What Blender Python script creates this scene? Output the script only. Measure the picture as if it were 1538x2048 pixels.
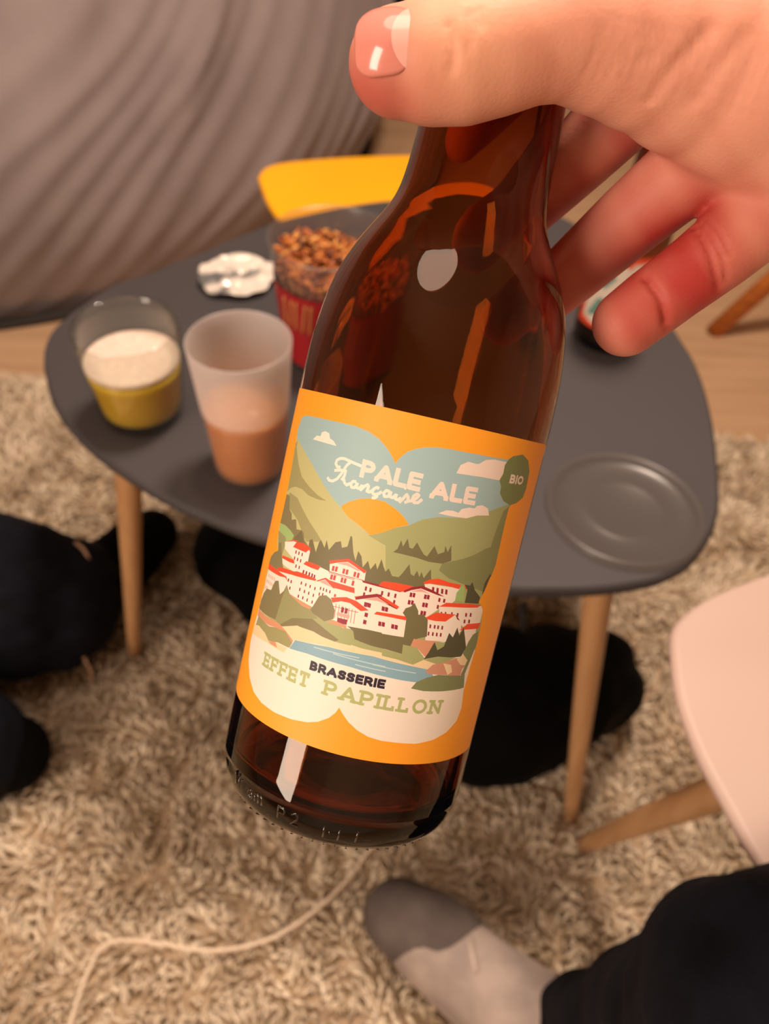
import bpy, bmesh, math, random
import numpy as np
from mathutils import Vector, Matrix
from mathutils.geometry import delaunay_2d_cdt
random.seed(5); rng = np.random.default_rng(5)
for o in list(bpy.data.objects): bpy.data.objects.remove(o)
COLL = bpy.context.scene.collection

# ------------------------------------------------------------------ camera
FPX, CX, CY, CAMZ = 1590.0, 769.0, 1024.0, 0.8465
pitch, roll = math.radians(47), math.radians(4)
u = np.array([0, -math.cos(pitch), -math.sin(pitch)])
U = np.array([math.cos(roll)*u[0]-math.sin(roll)*u[1], math.sin(roll)*u[0]+math.cos(roll)*u[1], u[2]])
Yv = np.array([0, 0, 1.0])-U[2]*U; Yv /= np.linalg.norm(Yv)
M = np.stack([np.cross(Yv, U), Yv, U])
CAM = np.array([0, 0, CAMZ])
cam_data = bpy.data.cameras.new('camera'); cam = bpy.data.objects.new('camera', cam_data); COLL.objects.link(cam)
right, upv, back = M@np.array([1., 0, 0]), M@np.array([0, -1., 0]), M@np.array([0, 0, -1.])
cam.matrix_world = Matrix([[right[i], upv[i], back[i], CAM[i]] for i in range(3)]+[[0, 0, 0, 1]])
cam_data.sensor_width = 36; cam_data.lens = FPX/2048*36; cam_data.clip_start = 0.01
cam_data.dof.use_dof = True; cam_data.dof.focus_distance = 0.171; cam_data.dof.aperture_fstop = 14.5
bpy.context.scene.camera = cam

# ------------------------------------------------------------------ light and exposure
world = bpy.data.worlds.new('world'); bpy.context.scene.world = world; world.use_nodes = True
world.node_tree.nodes['Background'].inputs[0].default_value = (1.0, 0.78, 0.6, 1)
world.node_tree.nodes['Background'].inputs[1].default_value = 0.05
def area_light(name, loc, target, size, power, color):
    l = bpy.data.lights.new(name, 'AREA'); l.shape = 'DISK'; l.size = size; l.energy = power; l.color = color
    o = bpy.data.objects.new(name, l); COLL.objects.link(o); o.location = loc
    o.rotation_euler = (Vector(target)-Vector(loc)).to_track_quat('-Z', 'Y').to_euler(); return o
WARM = (1.0, 0.79, 0.64)
area_light('ceiling_lamp_light', (0.26, 0.92, 2.2), (0.05, 0.5, 0.2), 0.32, 38, WARM)
area_light('room_lamp_light', (-0.28, 0.22, 2.3), (0.0, 0.3, 0.5), .85, 9, WARM)
fl = area_light('floor_lamp_light', (-1.22, -1.02, 1.25), (0, 0.2, .75), 0.5, 27, WARM); fl.data.shape = 'RECTANGLE'; fl.data.size_y = 1.2
sc = bpy.context.scene
sc.view_settings.view_transform = 'Standard'; sc.view_settings.look = 'None'
sc.view_settings.gamma = 1; sc.view_settings.use_curve_mapping = False
sc.view_settings.exposure = 0.0

# ------------------------------------------------------------------ helpers
def ray(px, py): return M@np.array([(px-CX)/FPX, (py-CY)/FPX, 1.])
def at(px, py, d): return CAM+ray(px, py)*d
def onz(px, py, z):
    r = ray(px, py); return CAM+r*((z-CAMZ)/r[2])
def lin(c):
    return tuple((v/255/12.92 if v/255 <= .04045 else ((v/255+.055)/1.055)**2.4) for v in c)
def mat(name, col=(200, 200, 200), rough=.6, **k):
    m = bpy.data.materials.new(name); m.use_nodes = True
    b = m.node_tree.nodes['Principled BSDF']
    b.inputs['Base Color'].default_value = (*lin(col), 1); b.inputs['Roughness'].default_value = rough
    for a, v in k.items(): b.inputs[a.replace('_', ' ')].default_value = v
    return m
def noise_color(m, c1, c2, scale, detail=4, bump=0, coord='Object', stretch=None, lo=.35, hi=.65, bscale=None):
    nt = m.node_tree; b = nt.nodes['Principled BSDF']
    tc = nt.nodes.new('ShaderNodeTexCoord'); src = tc.outputs[coord]
    if stretch:
        mp = nt.nodes.new('ShaderNodeMapping'); mp.inputs['Scale'].default_value = stretch
        nt.links.new(src, mp.inputs[0]); src = mp.outputs[0]
    n = nt.nodes.new('ShaderNodeTexNoise'); n.inputs['Scale'].default_value = scale; n.inputs['Detail'].default_value = detail
    nt.links.new(src, n.inputs['Vector'])
    r = nt.nodes.new('ShaderNodeValToRGB'); r.color_ramp.elements[0].position = lo; r.color_ramp.elements[1].position = hi
    r.color_ramp.elements[0].color = (*lin(c1), 1); r.color_ramp.elements[1].color = (*lin(c2), 1)
    nt.links.new(n.outputs['Fac'], r.inputs['Fac']); nt.links.new(r.outputs[0], b.inputs['Base Color'])
    if bump:
        n2 = n
        if bscale:
            n2 = nt.nodes.new('ShaderNodeTexNoise'); n2.inputs['Scale'].default_value = bscale; n2.inputs['Detail'].default_value = 3
            nt.links.new(src, n2.inputs['Vector'])
        bp = nt.nodes.new('ShaderNodeBump'); bp.inputs['Strength'].default_value = bump; bp.inputs['Distance'].default_value = .001
        nt.links.new(n2.outputs['Fac'], bp.inputs['Height']); nt.links.new(bp.outputs[0], b.inputs['Normal'])
    return m
def attr_color(m, name='tint', mult=None):
    nt = m.node_tree; a = nt.nodes.new('ShaderNodeAttribute'); a.attribute_name = name
    nt.links.new(a.outputs['Color'], nt.nodes['Principled BSDF'].inputs['Base Color']); return m
def glass(name, col=(255, 255, 255), rough=0.0, ior=1.5, absorb=None, density=0):
    m = bpy.data.materials.new(name); m.use_nodes = True; nt = m.node_tree; nt.nodes.remove(nt.nodes['Principled BSDF'])
    g = nt.nodes.new('ShaderNodeBsdfGlass'); g.inputs['Color'].default_value = (*lin(col), 1)
    g.inputs['Roughness'].default_value = rough; g.inputs['IOR'].default_value = ior
    out = nt.nodes['Material Output']; nt.links.new(g.outputs[0], out.inputs['Surface'])
    if absorb:
        v = nt.nodes.new('ShaderNodeVolumeAbsorption'); v.inputs['Color'].default_value = (*absorb, 1); v.inputs['Density'].default_value = density
        nt.links.new(v.outputs[0], out.inputs['Volume'])
    return m
def thin(name, col, gloss_lo, gloss_hi, frosting=0.0):
    """thin clear wall: lets light straight through, mirrors at grazing angles, optional milky haze"""
    m = bpy.data.materials.new(name); m.use_nodes = True; nt = m.node_tree; nt.nodes.remove(nt.nodes['Principled BSDF'])
    t = nt.nodes.new('ShaderNodeBsdfTransparent'); t.inputs[0].default_value = (*lin(col), 1)
    g = nt.nodes.new('ShaderNodeBsdfGlossy'); g.inputs['Roughness'].default_value = .05 if not frosting else .25
    lw = nt.nodes.new('ShaderNodeLayerWeight'); lw.inputs[0].default_value = .35
    mr = nt.nodes.new('ShaderNodeMapRange'); mr.inputs['To Min'].default_value = gloss_lo*.5; mr.inputs['To Max'].default_value = gloss_hi
    nt.links.new(lw.outputs['Facing'], mr.inputs['Value'])
    mx = nt.nodes.new('ShaderNodeMixShader'); nt.links.new(mr.outputs[0], mx.inputs[0]); nt.links.new(t.outputs[0], mx.inputs[1]); nt.links.new(g.outputs[0], mx.inputs[2])
    last = mx
    if frosting:
        d = nt.nodes.new('ShaderNodeBsdfDiffuse'); d.inputs[0].default_value = (.8, .76, .74, 1); tl = nt.nodes.new('ShaderNodeBsdfTranslucent'); tl.inputs[0].default_value = (.85, .8, .78, 1)
        m2 = nt.nodes.new('ShaderNodeMixShader'); m2.inputs[0].default_value = .5; nt.links.new(d.outputs[0], m2.inputs[1]); nt.links.new(tl.outputs[0], m2.inputs[2])
        m3 = nt.nodes.new('ShaderNodeMixShader'); m3.inputs[0].default_value = frosting; nt.links.new(mx.outputs[0], m3.inputs[1]); nt.links.new(m2.outputs[0], m3.inputs[2]); last = m3
    nt.links.new(last.outputs[0], nt.nodes['Material Output'].inputs['Surface']); return m
def obj(name, me, m=None, parent=None, loc=None, smooth=True):
    if isinstance(me, bmesh.types.BMesh):
        bm = me; me = bpy.data.meshes.new(name); bm.to_mesh(me); bm.free()
    o = bpy.data.objects.new(name, me); COLL.objects.link(o)
    if m: me.materials.append(m)
    if smooth: me.polygons.foreach_set('use_smooth', [True]*len(me.polygons))
    if parent: o.parent = parent
    if loc is not None: o.location = loc
    return o
def fast_mesh(name, V, F):
    """V (n,3), F (m,k) arrays"""
    me = bpy.data.meshes.new(name); V = np.asarray(V, np.float32); F = np.asarray(F, np.int32); m, k = F.shape
    me.vertices.add(len(V)); me.vertices.foreach_set('co', V.ravel())
    me.loops.add(m*k); me.loops.foreach_set('vertex_index', F.ravel())
    me.polygons.add(m); me.polygons.foreach_set('loop_start', np.arange(0, m*k, k, dtype=np.int32))
    me.update(calc_edges=True); me.validate(); return me
def thing(name, label, cat, loc=(0, 0, 0), group=None):
    o = bpy.data.objects.new(name, None); COLL.objects.link(o); o.location = loc; o.empty_display_size = .02
    return tag(o, label, cat, group)
def tag(o, label, cat, group=None, kind=None):
    o['label'] = label; o['category'] = cat
    if group: o['group'] = group
    if kind: o['kind'] = kind
    return o
def struct(o): o['kind'] = 'structure'; return o
def lathe(prof, n=64, close=True):
    """prof list of (r,z); closed loop profile -> shell"""
    V = []; F = []; k = len(prof)
    for i in range(n):
        a = 2*math.pi*i/n
        for r, z in prof: V.append((r*math.cos(a), r*math.sin(a), z))
    for i in range(n):
        j = (i+1) % n
        for p in range(k if close else k-1):
            q = (p+1) % k; F.append((i*k+p, j*k+p, j*k+q, i*k+q))
    bm = bmesh.new(); vs = [bm.verts.new(v) for v in V]
    for f in F:
        try: bm.faces.new([vs[x] for x in f])
        except ValueError: pass
    bmesh.ops.remove_doubles(bm, verts=bm.verts, dist=1e-6)
    bmesh.ops.dissolve_degenerate(bm, dist=1e-7, edges=bm.edges)
    bmesh.ops.recalc_face_normals(bm, faces=bm.faces)
    return bm
def spline(pts, n=8):
    P = [np.array(p, float) for p in pts]; out = []
    for i in range(len(P)-1):
        p0 = P[max(i-1, 0)]; p1 = P[i]; p2 = P[i+1]; p3 = P[min(i+2, len(P)-1)]
        for t in np.linspace(0, 1, n, endpoint=False):
            out.append(.5*((2*p1)+(-p0+p2)*t+(2*p0-5*p1+4*p2-p3)*t*t+(-p0+3*p1-3*p2+p3)*t**3))
    out.append(P[-1]); return out
def tube(pts, rad, seg=10, cap=True):
    P = [Vector(p) for p in pts]; R = rad if isinstance(rad, (list, tuple)) else [rad]*len(P)
    bm = bmesh.new(); rings = []; prev = None
    for i, p in enumerate(P):
        t = (P[min(i+1, len(P)-1)]-P[max(i-1, 0)]).normalized()
        a = prev if prev else Vector((0, 0, 1)) if abs(t.z) < .9 else Vector((1, 0, 0))
        x = (a-t*a.dot(t)).normalized(); y = t.cross(x); prev = x
        rings.append([bm.verts.new(p+(x*math.cos(2*math.pi*k/seg)+y*math.sin(2*math.pi*k/seg))*R[i]) for k in range(seg)])
    for a, b in zip(rings[:-1], rings[1:]):
        for k in range(seg): bm.faces.new((a[k], a[(k+1) % seg], b[(k+1) % seg], b[k]))
    if cap:
        bm.faces.new(rings[0][::-1]); bm.faces.new(rings[-1])
    bmesh.ops.recalc_face_normals(bm, faces=bm.faces); return bm

# ---- implicit (signed distance) modelling, polygonised with surface nets
def sdf_mesh(name, chains, vox, k=.004, extra=None, clip=None):
    """chains: list of (list of (x,y,z,r), blend). extra(P)->offset added to the field."""
    pts = np.array([p for c, _ in chains for p in c]); lo = (pts[:, :3]-pts[:, 3:]).min(0)-3*vox-k; hi = (pts[:, :3]+pts[:, 3:]).max(0)+3*vox+k
    if clip is not None: lo = np.maximum(lo, clip[0]); hi = np.minimum(hi, clip[1])
    n = np.ceil((hi-lo)/vox).astype(int)+1
    ax = [lo[i]+vox*np.arange(n[i]) for i in range(3)]
    D = np.full(n, 1.0, np.float32)
    for c, kb in chains:
        segs = list(zip(c[:-1], c[1:])) if len(c) > 1 else [(c[0], c[0])]
        Dc = np.full(n, 1.0, np.float32)
        for a, b in segs:
            a = np.array(a, float); b = np.array(b, float); R = max(a[3], b[3])+kb*2+4*vox
            s = [slice(max(0, int((min(a[i], b[i])-R-lo[i])/vox)), max(0, min(n[i], int((max(a[i], b[i])+R-lo[i])/vox)+2))) for i in range(3)]
            if any(q.stop <= q.start for q in s): continue
            X, Y, Z = np.meshgrid(*[ax[i][s[i]].astype(np.float32) for i in range(3)], indexing='ij')
            ab = (b-a)[:3]; L = float(ab@ab)
            if L > 1e-12:
                t = np.clip(((X-a[0])*ab[0]+(Y-a[1])*ab[1]+(Z-a[2])*ab[2])/L, 0, 1)
            else: t = np.zeros_like(X)
            d = np.sqrt((X-a[0]-t*ab[0])**2+(Y-a[1]-t*ab[1])**2+(Z-a[2]-t*ab[2])**2)-(a[3]+t*(b[3]-a[3]))
            Dc[tuple(s)] = np.minimum(Dc[tuple(s)], d)
        h = np.clip(kb-np.abs(D-Dc), 0, None)/max(kb, 1e-9)
        D = np.minimum(D, Dc)-h*h*kb*.25
    if extra is not None:
        X, Y, Z = np.meshgrid(*ax, indexing='ij'); D = D+extra(X, Y, Z)
    D[0] = D[-1] = 1; D[:, 0] = D[:, -1] = 1; D[:, :, 0] = D[:, :, -1] = 1
    sg = D < 0; m = tuple(n-1)
    cnt = np.zeros(m, np.float32); acc = np.zeros(m+(3,), np.float32)
    cor = [(i, j, l) for i in (0, 1) for j in (0, 1) for l in (0, 1)]
    g = lambda A, c: A[c[0]:c[0]+m[0], c[1]:c[1]+m[1], c[2]:c[2]+m[2]]
    for c in cor:
        for axis in range(3):
            if c[axis]: continue
            c2 = list(c); c2[axis] = 1; c2 = tuple(c2)
            A, B = g(D, c), g(D, c2); x = g(sg, c) != g(sg, c2)
            t = np.where(x, A/np.where(x, A-B, 1), 0)
            for q in range(3): acc[..., q] += np.where(x, c[q]+(t if q == axis else 0), 0)
            cnt += x
    act = cnt > 0; idx = np.full(m, -1, np.int64); idx[act] = np.arange(act.sum())
    cell = np.argwhere(act); V = (cell+acc[act]/cnt[act][:, None])*vox+lo
    F = []
    for axis in range(3):
        b, c = [(1, 2), (2, 0), (0, 1)][axis]
        s0 = [slice(0, n[q]-1) if q == axis else slice(1, n[q]-1) for q in range(3)]
        s1 = list(s0); s1[axis] = slice(1, n[axis])
        A, B = sg[tuple(s0)], sg[tuple(s1)]
        for flip, x in ((0, A & ~B), (1, ~A & B)):
            e = np.argwhere(x)+np.array([s.start for s in s0])
            def at_(db, dc):
                q = e.copy(); q[:, b] -= db; q[:, c] -= dc; return idx[q[:, 0], q[:, 1], q[:, 2]]
            quad = np.stack([at_(1, 1), at_(0, 1), at_(0, 0), at_(1, 0)], 1)
            F.append(quad[:, ::-1] if flip else quad)
    return V, np.concatenate(F)
def smooth_verts(V, F, it=2, f=.5):
    E = np.concatenate([F[:, [i, (i+1) % 4]] for i in range(4)]); n = len(V)
    for _ in range(it):
        S = np.zeros_like(V); c = np.zeros(n)
        for k in range(3): S[:, k] = np.bincount(E[:, 0], V[E[:, 1], k], n)+np.bincount(E[:, 1], V[E[:, 0], k], n)
        c = np.bincount(E[:, 0], minlength=n)+np.bincount(E[:, 1], minlength=n)
        V = V*(1-f)+f*S/c[:, None]
    return V
def organic(name, chains, vox, m, parent=None, k=.004, extra=None, it=2, post=None, tint=None):
    V, F = sdf_mesh(name, chains, vox, k, extra); V = smooth_verts(V, F, it)
    if post is not None: V = post(V, F)
    me = fast_mesh(name, V, F)
    if tint is not None:
        a = me.color_attributes.new('tint', 'FLOAT_COLOR', 'POINT'); C = tint(V)
        a.data.foreach_set('color', np.concatenate([C, np.ones((len(C), 1))], 1).astype(np.float32).ravel())
    return obj(name, me, m, parent)
def vnormals(V, F):
    N = np.zeros_like(V); fn = np.cross(V[F[:, 2]]-V[F[:, 0]], V[F[:, 3]]-V[F[:, 1]])
    for i in range(4):
        for k in range(3): N[:, k] += np.bincount(F[:, i], fn[:, k], len(V))
    return N/np.maximum(np.linalg.norm(N, axis=1, keepdims=True), 1e-12)
COL={'bio': (122,136,86),'g1': (164,170,116),'g2': (192,190,132),'g3': (160,156,106),'g4': (136,142,94),'g5': (128,138,94),'ink': (44,34,52),'lg': (160,190,120),'mid': (0,0,0),'or_': (252,166,40),'p': (214,152,118),'p2': (206,150,124),'pk': (228,170,160),'r': (238,82,48),'rd': (150,40,48),'riv': (136,176,192),'rl': (190,212,216),'sand': (238,214,170),'sky': (158,190,192),'t1': (116,110,76),'t2': (134,126,88),'t3': (152,152,106),'t4': (82,82,58),'tg': (178,186,124),'tx': (240,222,208),'w': (243,232,216),'wd': (150,42,62),'wl': (200,70,66)}
BUTTERFLY=[-3253,6857,-3095,6935,-2775,6961,-1992,6981,-1396,6991,-1069,6949,-795,6849,-594,6711,-440,6562,-339,6428,-277,6563,-151,6722,10,6824,178,6894,442,6954,721,6974,1215,6987,1766,6999,2322,7024,2699,6122,2593,5966,2593,5668,2615,5019,2636,4667,2574,4414,2544,4385,2465,4081,2358,3817,2488,3715,2565,3622,2654,3259,2673,2740,2629,2222,2613,1699,2702,1265,2631,956,2367,725,2007,574,1554,489,1123,492,718,498,416,539,153,635,-70,768,-221,903,-338,1031,-391,895,-507,744,-724,582,-966,487,-1343,411,-1844,370,-2321,399,-2704,496,-3037,703,-3332,1017,-3485,1396,-3484,1778,-3396,2187,-3350,2632,-3349,3006,-3362,3321,-3310,3573,-3163,3718,-2990,3801,-3123,3993,-3185,4289,-3173,4705,-3164,5170,-3210,5724,-3288,6322,-3329,6621]
ART=[
('sky',0,[-4270,7117,2532,8342,4277,5317,-2781,4185]),
('g1',0,[223,5233,479,5421,788,5531,1222,5600,1684,5718,2185,5932,2593,6065,3293,6146,4266,2698,-7,2623,-539,4840,-57,5112]),
('g2',0,[-3384,6463,-2861,6236,-2389,5978,-1918,5644,-1534,5377,-1301,5245,-1031,5125,-802,5018,-562,4834,-152,4710,203,3160,-3084,2111,-3987,4543]),
('or_',0,[-1304,5278,-1152,5403,-926,5532,-647,5611,-358,5603,-100,5501,91,5382,229,5249,-57,5112,-301,4948,-539,4840,-654,4915,-849,5006,-1075,5089,-1233,5191]),
('g3',0,[-3183,6343,-3183,6201,-2912,5880,-2630,5612,-2266,5453,-1970,5346,-1694,5288,-1917,5258,-2235,5272,-2528,5354,-2797,5351,-3033,5266,-3261,5076,-3495,5784,-3378,6214]),
('g3',0,[-3007,5169,-2623,5131,-2341,4938,-2065,4750,-1763,4555,-1574,4411,-2006,4288,-2445,4670,-2760,4795,-3157,4911]),
('g4',0,[2613,5175,2133,5016,1864,4862,1607,4748,1358,4662,1123,4574,1094,4419,1364,4283,1916,4160,2882,3944,2772,4635]),
('g4',0,[2689,6072,2426,5899,2318,5294,2302,5071,2613,5175]),
('t1',0,[35,4612,108,4701,142,4898,209,4771,268,4960,348,4778,421,4770,479,4925,546,4843,675,4702,756,4670,866,4919,981,4758,1114,4828,1103,4970,1189,4839,1235,5000,1324,4666,1128,4575,830,4564,531,4602,245,4613]),
('t2',0,[-3267,5085,-3075,5103,-2977,5083,-2855,4813,-2717,4744,-2662,4615,-2496,4667,-2402,4460,-2218,4489,-2144,4449,-2070,4310,-1896,4200,-1821,3944,-2432,4168,-3083,4200,-3311,4565]),
('lg',0,[-3208,4410,-2901,4432,-2624,4380,-2448,4306,-2495,4150,-2739,4083,-2984,4018]),
('t1',0,[-2448,4074,-2399,4289,-2226,4486,-2083,4277,-1903,4032,-1917,4349,-1844,4394,-1678,4148,-1649,4376,-1605,4438,-1479,4303,-1467,4477,-1361,4288,-1246,4491,-1126,4548,-1067,4420,-951,4477,-933,4721,-894,4708,-795,4400,-706,4232,-693,4451,-597,4357,-522,4138,-439,4304,-352,4135,-271,4299,-208,4171,-168,4411,-84,4250,-28,4168,23,4252,127,4109,267,4116,318,4199,428,4438,499,4237,578,4205,619,4333,699,4204,717,4327,797,4198,906,4419,969,4203,878,3970,-44,3828,-506,3757,-1222,3745,-1960,3767]),
('t3',0,[-3191,4242,-2775,4188,-2700,4110,-2748,3759,-2975,3815]),
('t2',0,[-3015,3985,-2902,4015,-2755,3757,-2654,3588,-2553,3479,-2956,3357,-3367,3403,-3332,3597,-3129,3763,-2975,3815]),
('g1',0,[-3472,2313,-2253,3120,-1498,2979,-1070,2849,-571,2848,146,2883,253,2413,-661,2402,-1071,2427,-1896,2455,-2182,2273,-2483,2285]),
('w',0,[-2750,4086,-2445,4199,-1837,4151,-1834,3835,-2064,3533,-2270,3801,-2455,3863,-2684,3936]),
('r',0,[-2766,4076,-2418,4215,-2260,4236,-2283,4194,-2407,4186]),
('r',0,[-2301,4201,-2089,4232,-1844,4201,-1816,4086,-1872,4141,-1953,4059,-2393,4058]),
('w',0,[-2706,3711,-2249,3739,-1930,3806,-1506,3873,-1189,3839,-1137,3628,-1507,3533,-2187,3553,-2517,3569,-2643,3591]),
('r',0,[-2731,3768,-2529,3783,-2262,3793,-2228,3720,-2396,3704,-2724,3706]),
('r',0,[-1948,3797,-1886,3881,-1678,3898,-1471,3888,-1518,3788,-1719,3784]),
('wd',0,[-2276,4015,-2237,4019,-2235,3946,-2274,3942]),
('wd',0,[-2171,4019,-2135,4022,-2133,3949,-2170,3945]),
('wd',0,[-2063,4019,-2028,4022,-2026,3949,-2061,3947]),
('wd',0,[-2279,3874,-2241,3878,-2239,3804,-2278,3800]),
('wd',0,[-2173,3872,-2136,3876,-2134,3803,-2171,3799]),
('wd',0,[-2067,3875,-2032,3878,-2030,3805,-2066,3802]),
('wd',0,[-2176,3720,-2139,3724,-2137,3650,-2174,3646]),
('wd',0,[-2067,3724,-2032,3727,-2030,3654,-2066,3651]),
('wd',0,[-1922,3673,-1876,3677,-1874,3589,-1920,3585]),
('wd',0,[-1831,3674,-1787,3678,-1785,3590,-1829,3586]),
('wd',0,[-1743,3675,-1700,3678,-1698,3590,-1741,3587]),
('wd',0,[-1662,3673,-1619,3676,-1617,3588,-1660,3585]),
('wd',0,[-1595,3665,-1553,3667,-1551,3580,-1593,3577]),
('w',0,[-2797,3405,-2050,3488,-1512,3551,-1278,3680,-1033,3545,-411,3553,-529,3408,-1045,3257,-1302,3177,-1450,2972,-2229,3049,-2403,3269]),
('r',0,[-2818,3449,-2641,3512,-2187,3553,-2082,3589,-1842,3602,-1511,3590,-1522,3544,-1840,3506,-2088,3476,-2217,3465,-2795,3382]),
('w',0,[-1273,4041,-873,4212,-433,4071,-405,3649,-1185,3651]),
('r',0,[-1291,4070,-1118,4139,-854,4233,-688,4174,-412,4077,-459,4023,-693,4113,-861,4163,-1084,4087,-1263,4003]),
('pk',0,[-1118,4058,-867,4148,-565,4058,-578,4032,-862,4084]),
('wl',0,[-1187,3989,-1131,3990,-1134,3880,-1190,3879]),
('wl',0,[-1112,3996,-1056,3997,-1059,3887,-1115,3886]),
('wl',0,[-934,4000,-880,4000,-882,3891,-936,3891]),
('wl',0,[-859,4003,-805,4003,-808,3893,-861,3893]),
('wl',0,[-679,4003,-627,4002,-629,3893,-681,3894]),
('wl',0,[-602,4001,-551,4000,-553,3891,-604,3892]),
('wl',0,[-1182,3798,-1125,3799,-1128,3689,-1185,3687]),
('wl',0,[-1110,3804,-1054,3805,-1057,3695,-1113,3694]),
('wl',0,[-931,3806,-877,3806,-879,3696,-933,3696]),
('wl',0,[-858,3808,-804,3808,-807,3698,-860,3698]),
('wl',0,[-676,3807,-624,3806,-626,3697,-678,3698]),
('wl',0,[-604,3804,-552,3804,-555,3694,-606,3695]),
('wl',0,[-1256,3850,-445,3878,-445,3863,-1256,3834]),
('wl',0,[-1239,3824,-437,3846,-438,3835,-1238,3813]),
('r',0,[-1220,3663,-821,3664,-413,3662,-401,3560,-735,3548,-1031,3536,-1148,3587]),
('pk',0,[-1423,3559,-1289,3639,-1091,3528]),
('r',0,[-1512,3551,-1291,3689,-1211,3672,-1007,3538,-1058,3519,-1291,3648,-1466,3550]),
('wd',0,[-1905,3414,-1869,3417,-1868,3348,-1904,3344]),
('wd',0,[-1772,3417,-1738,3420,-1736,3351,-1770,3348]),
('wd',0,[-1644,3419,-1612,3422,-1610,3353,-1643,3351]),
('wd',0,[-1511,3414,-1479,3416,-1477,3347,-1509,3345]),
('wd',0,[-1909,3267,-1873,3270,-1871,3201,-1907,3197]),
('wd',0,[-1766,3265,-1732,3268,-1730,3199,-1764,3196]),
('wd',0,[-1643,3266,-1610,3268,-1608,3199,-1641,3197]),
('wd',0,[-1511,3260,-1479,3262,-1478,3193,-1509,3191]),
('wd',0,[-1908,3112,-1872,3115,-1870,3046,-1906,3042]),
('wd',0,[-1774,3117,-1740,3120,-1738,3051,-1772,3048]),
('wd',0,[-1644,3111,-1611,3114,-1609,3045,-1642,3042]),
('wd',0,[-1505,3108,-1474,3110,-1472,3042,-1504,3039]),
('wd',0,[-2328,3348,-2285,3353,-2283,3283,-2326,3277]),
('wd',0,[-2224,3345,-2183,3350,-2181,3280,-2222,3275]),
('wd',0,[-2221,3195,-2181,3200,-2179,3130,-2220,3125]),
('wd',0,[-1371,3461,-1341,3463,-1339,3394,-1370,3393]),
('wd',0,[-1294,3462,-1264,3463,-1263,3395,-1293,3394]),
('wd',0,[-1218,3459,-1189,3460,-1187,3392,-1216,3391]),
('wd',0,[-1133,3458,-1104,3459,-1102,3391,-1132,3390]),
('wd',0,[-1371,3333,-1341,3335,-1339,3266,-1370,3265]),
('wd',0,[-1288,3350,-1258,3351,-1256,3283,-1286,3282]),
('w',0,[-3279,3284,-2880,3300,-2602,3325,-2439,3366,-2304,3221,-2453,2855,-2664,2825,-2882,2834,-3274,2698,-3329,3064]),
('r',0,[-3342,3399,-2931,3401,-2511,3373,-2399,3368,-2335,3280,-2428,3336,-2666,3295,-3337,3267]),
('pk',0,[-3234,3182,-3184,3191,-3181,3114,-3231,3105]),
('pk',0,[-3134,3187,-3088,3195,-3086,3118,-3132,3110]),
('pk',0,[-3042,3190,-3000,3197,-2997,3121,-3040,3113]),
('pk',0,[-2957,3191,-2917,3198,-2915,3122,-2954,3115]),
('pk',0,[-2876,3192,-2839,3198,-2837,3122,-2874,3116]),
('pk',0,[-3262,3040,-3210,3050,-3208,2973,-3259,2963]),
('pk',0,[-3158,3045,-3111,3053,-3109,2977,-3155,2968]),
('pk',0,[-3063,3047,-3020,3055,-3018,2978,-3061,2970]),
('pk',0,[-2976,3048,-2935,3055,-2933,2979,-2973,2971]),
('pk',0,[-2893,3047,-2855,3054,-2853,2978,-2891,2971]),
('pk',0,[-3245,2891,-3194,2901,-3192,2824,-3242,2814]),
('pk',0,[-3156,2898,-3109,2907,-3107,2830,-3153,2821]),
('w',0,[-641,3865,458,3852,914,3895,1051,3345,479,3249,-482,3180]),
('rd',0,[-468,3868,-99,3870,442,3838,369,3809,-107,3820,-448,3827]),
('r',0,[-108,3848,-30,3959,249,3988,631,3986,464,3828,168,3825]),
('wd',0,[-376,3761,-331,3760,-328,3668,-373,3669]),
('wd',0,[-275,3758,-230,3756,-228,3664,-272,3666]),
('wd',0,[-19,3751,25,3748,28,3656,-16,3659]),
('wd',0,[122,3754,166,3751,169,3659,125,3662]),
('wd',0,[266,3756,310,3753,313,3661,269,3664]),
('wd',0,[-385,3628,-341,3626,-338,3534,-383,3536]),
('wd',0,[272,3617,317,3613,320,3521,275,3524]),
('w',0,[832,4103,1709,4095,1666,3824,1572,3733,1326,3626,1221,3858,895,3973]),
('r',0,[810,4109,925,4189,1122,4245,1445,4192,1705,4177,1691,4073,1376,4112,985,4113,850,4074]),
('wd',0,[1030,4049,1083,4042,1099,3935,1046,3942]),
('wd',0,[1136,4044,1190,4037,1206,3929,1152,3937]),
('wd',0,[1248,4039,1303,4032,1320,3923,1264,3931]),
('wd',0,[1348,4038,1404,4030,1422,3921,1365,3929]),
('r',0,[1798,4175,1907,4152,1884,4057]),
('w',0,[463,3832,784,4004,1350,3874,1332,3606,1015,3320,479,3249]),
('rd',0,[435,3851,592,3963,818,4034,1040,3979,1368,3872,1215,3882,989,3931,792,3971,588,3893,466,3819]),
('pk',0,[594,3868,795,3960,1022,3881,850,3904]),
('wd',0,[582,3848,637,3842,641,3746,585,3752]),
('wd',0,[647,3852,703,3846,707,3750,651,3756]),
('wd',0,[901,3860,959,3853,963,3756,904,3763]),
('wd',0,[967,3862,1025,3855,1029,3758,971,3766]),
('wd',0,[581,3682,636,3676,640,3580,584,3585]),
('wd',0,[650,3687,706,3681,710,3584,654,3590]),
('wd',0,[903,3682,961,3675,965,3577,907,3585]),
('wd',0,[969,3684,1028,3676,1032,3579,973,3587]),
('wd',0,[906,3499,964,3492,968,3394,910,3402]),
('wd',0,[972,3501,1031,3493,1035,3396,976,3404]),
('wd',0,[1239,3832,1290,3825,1294,3740,1243,3747]),
('wd',0,[1359,3826,1410,3819,1414,3733,1363,3741]),
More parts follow.
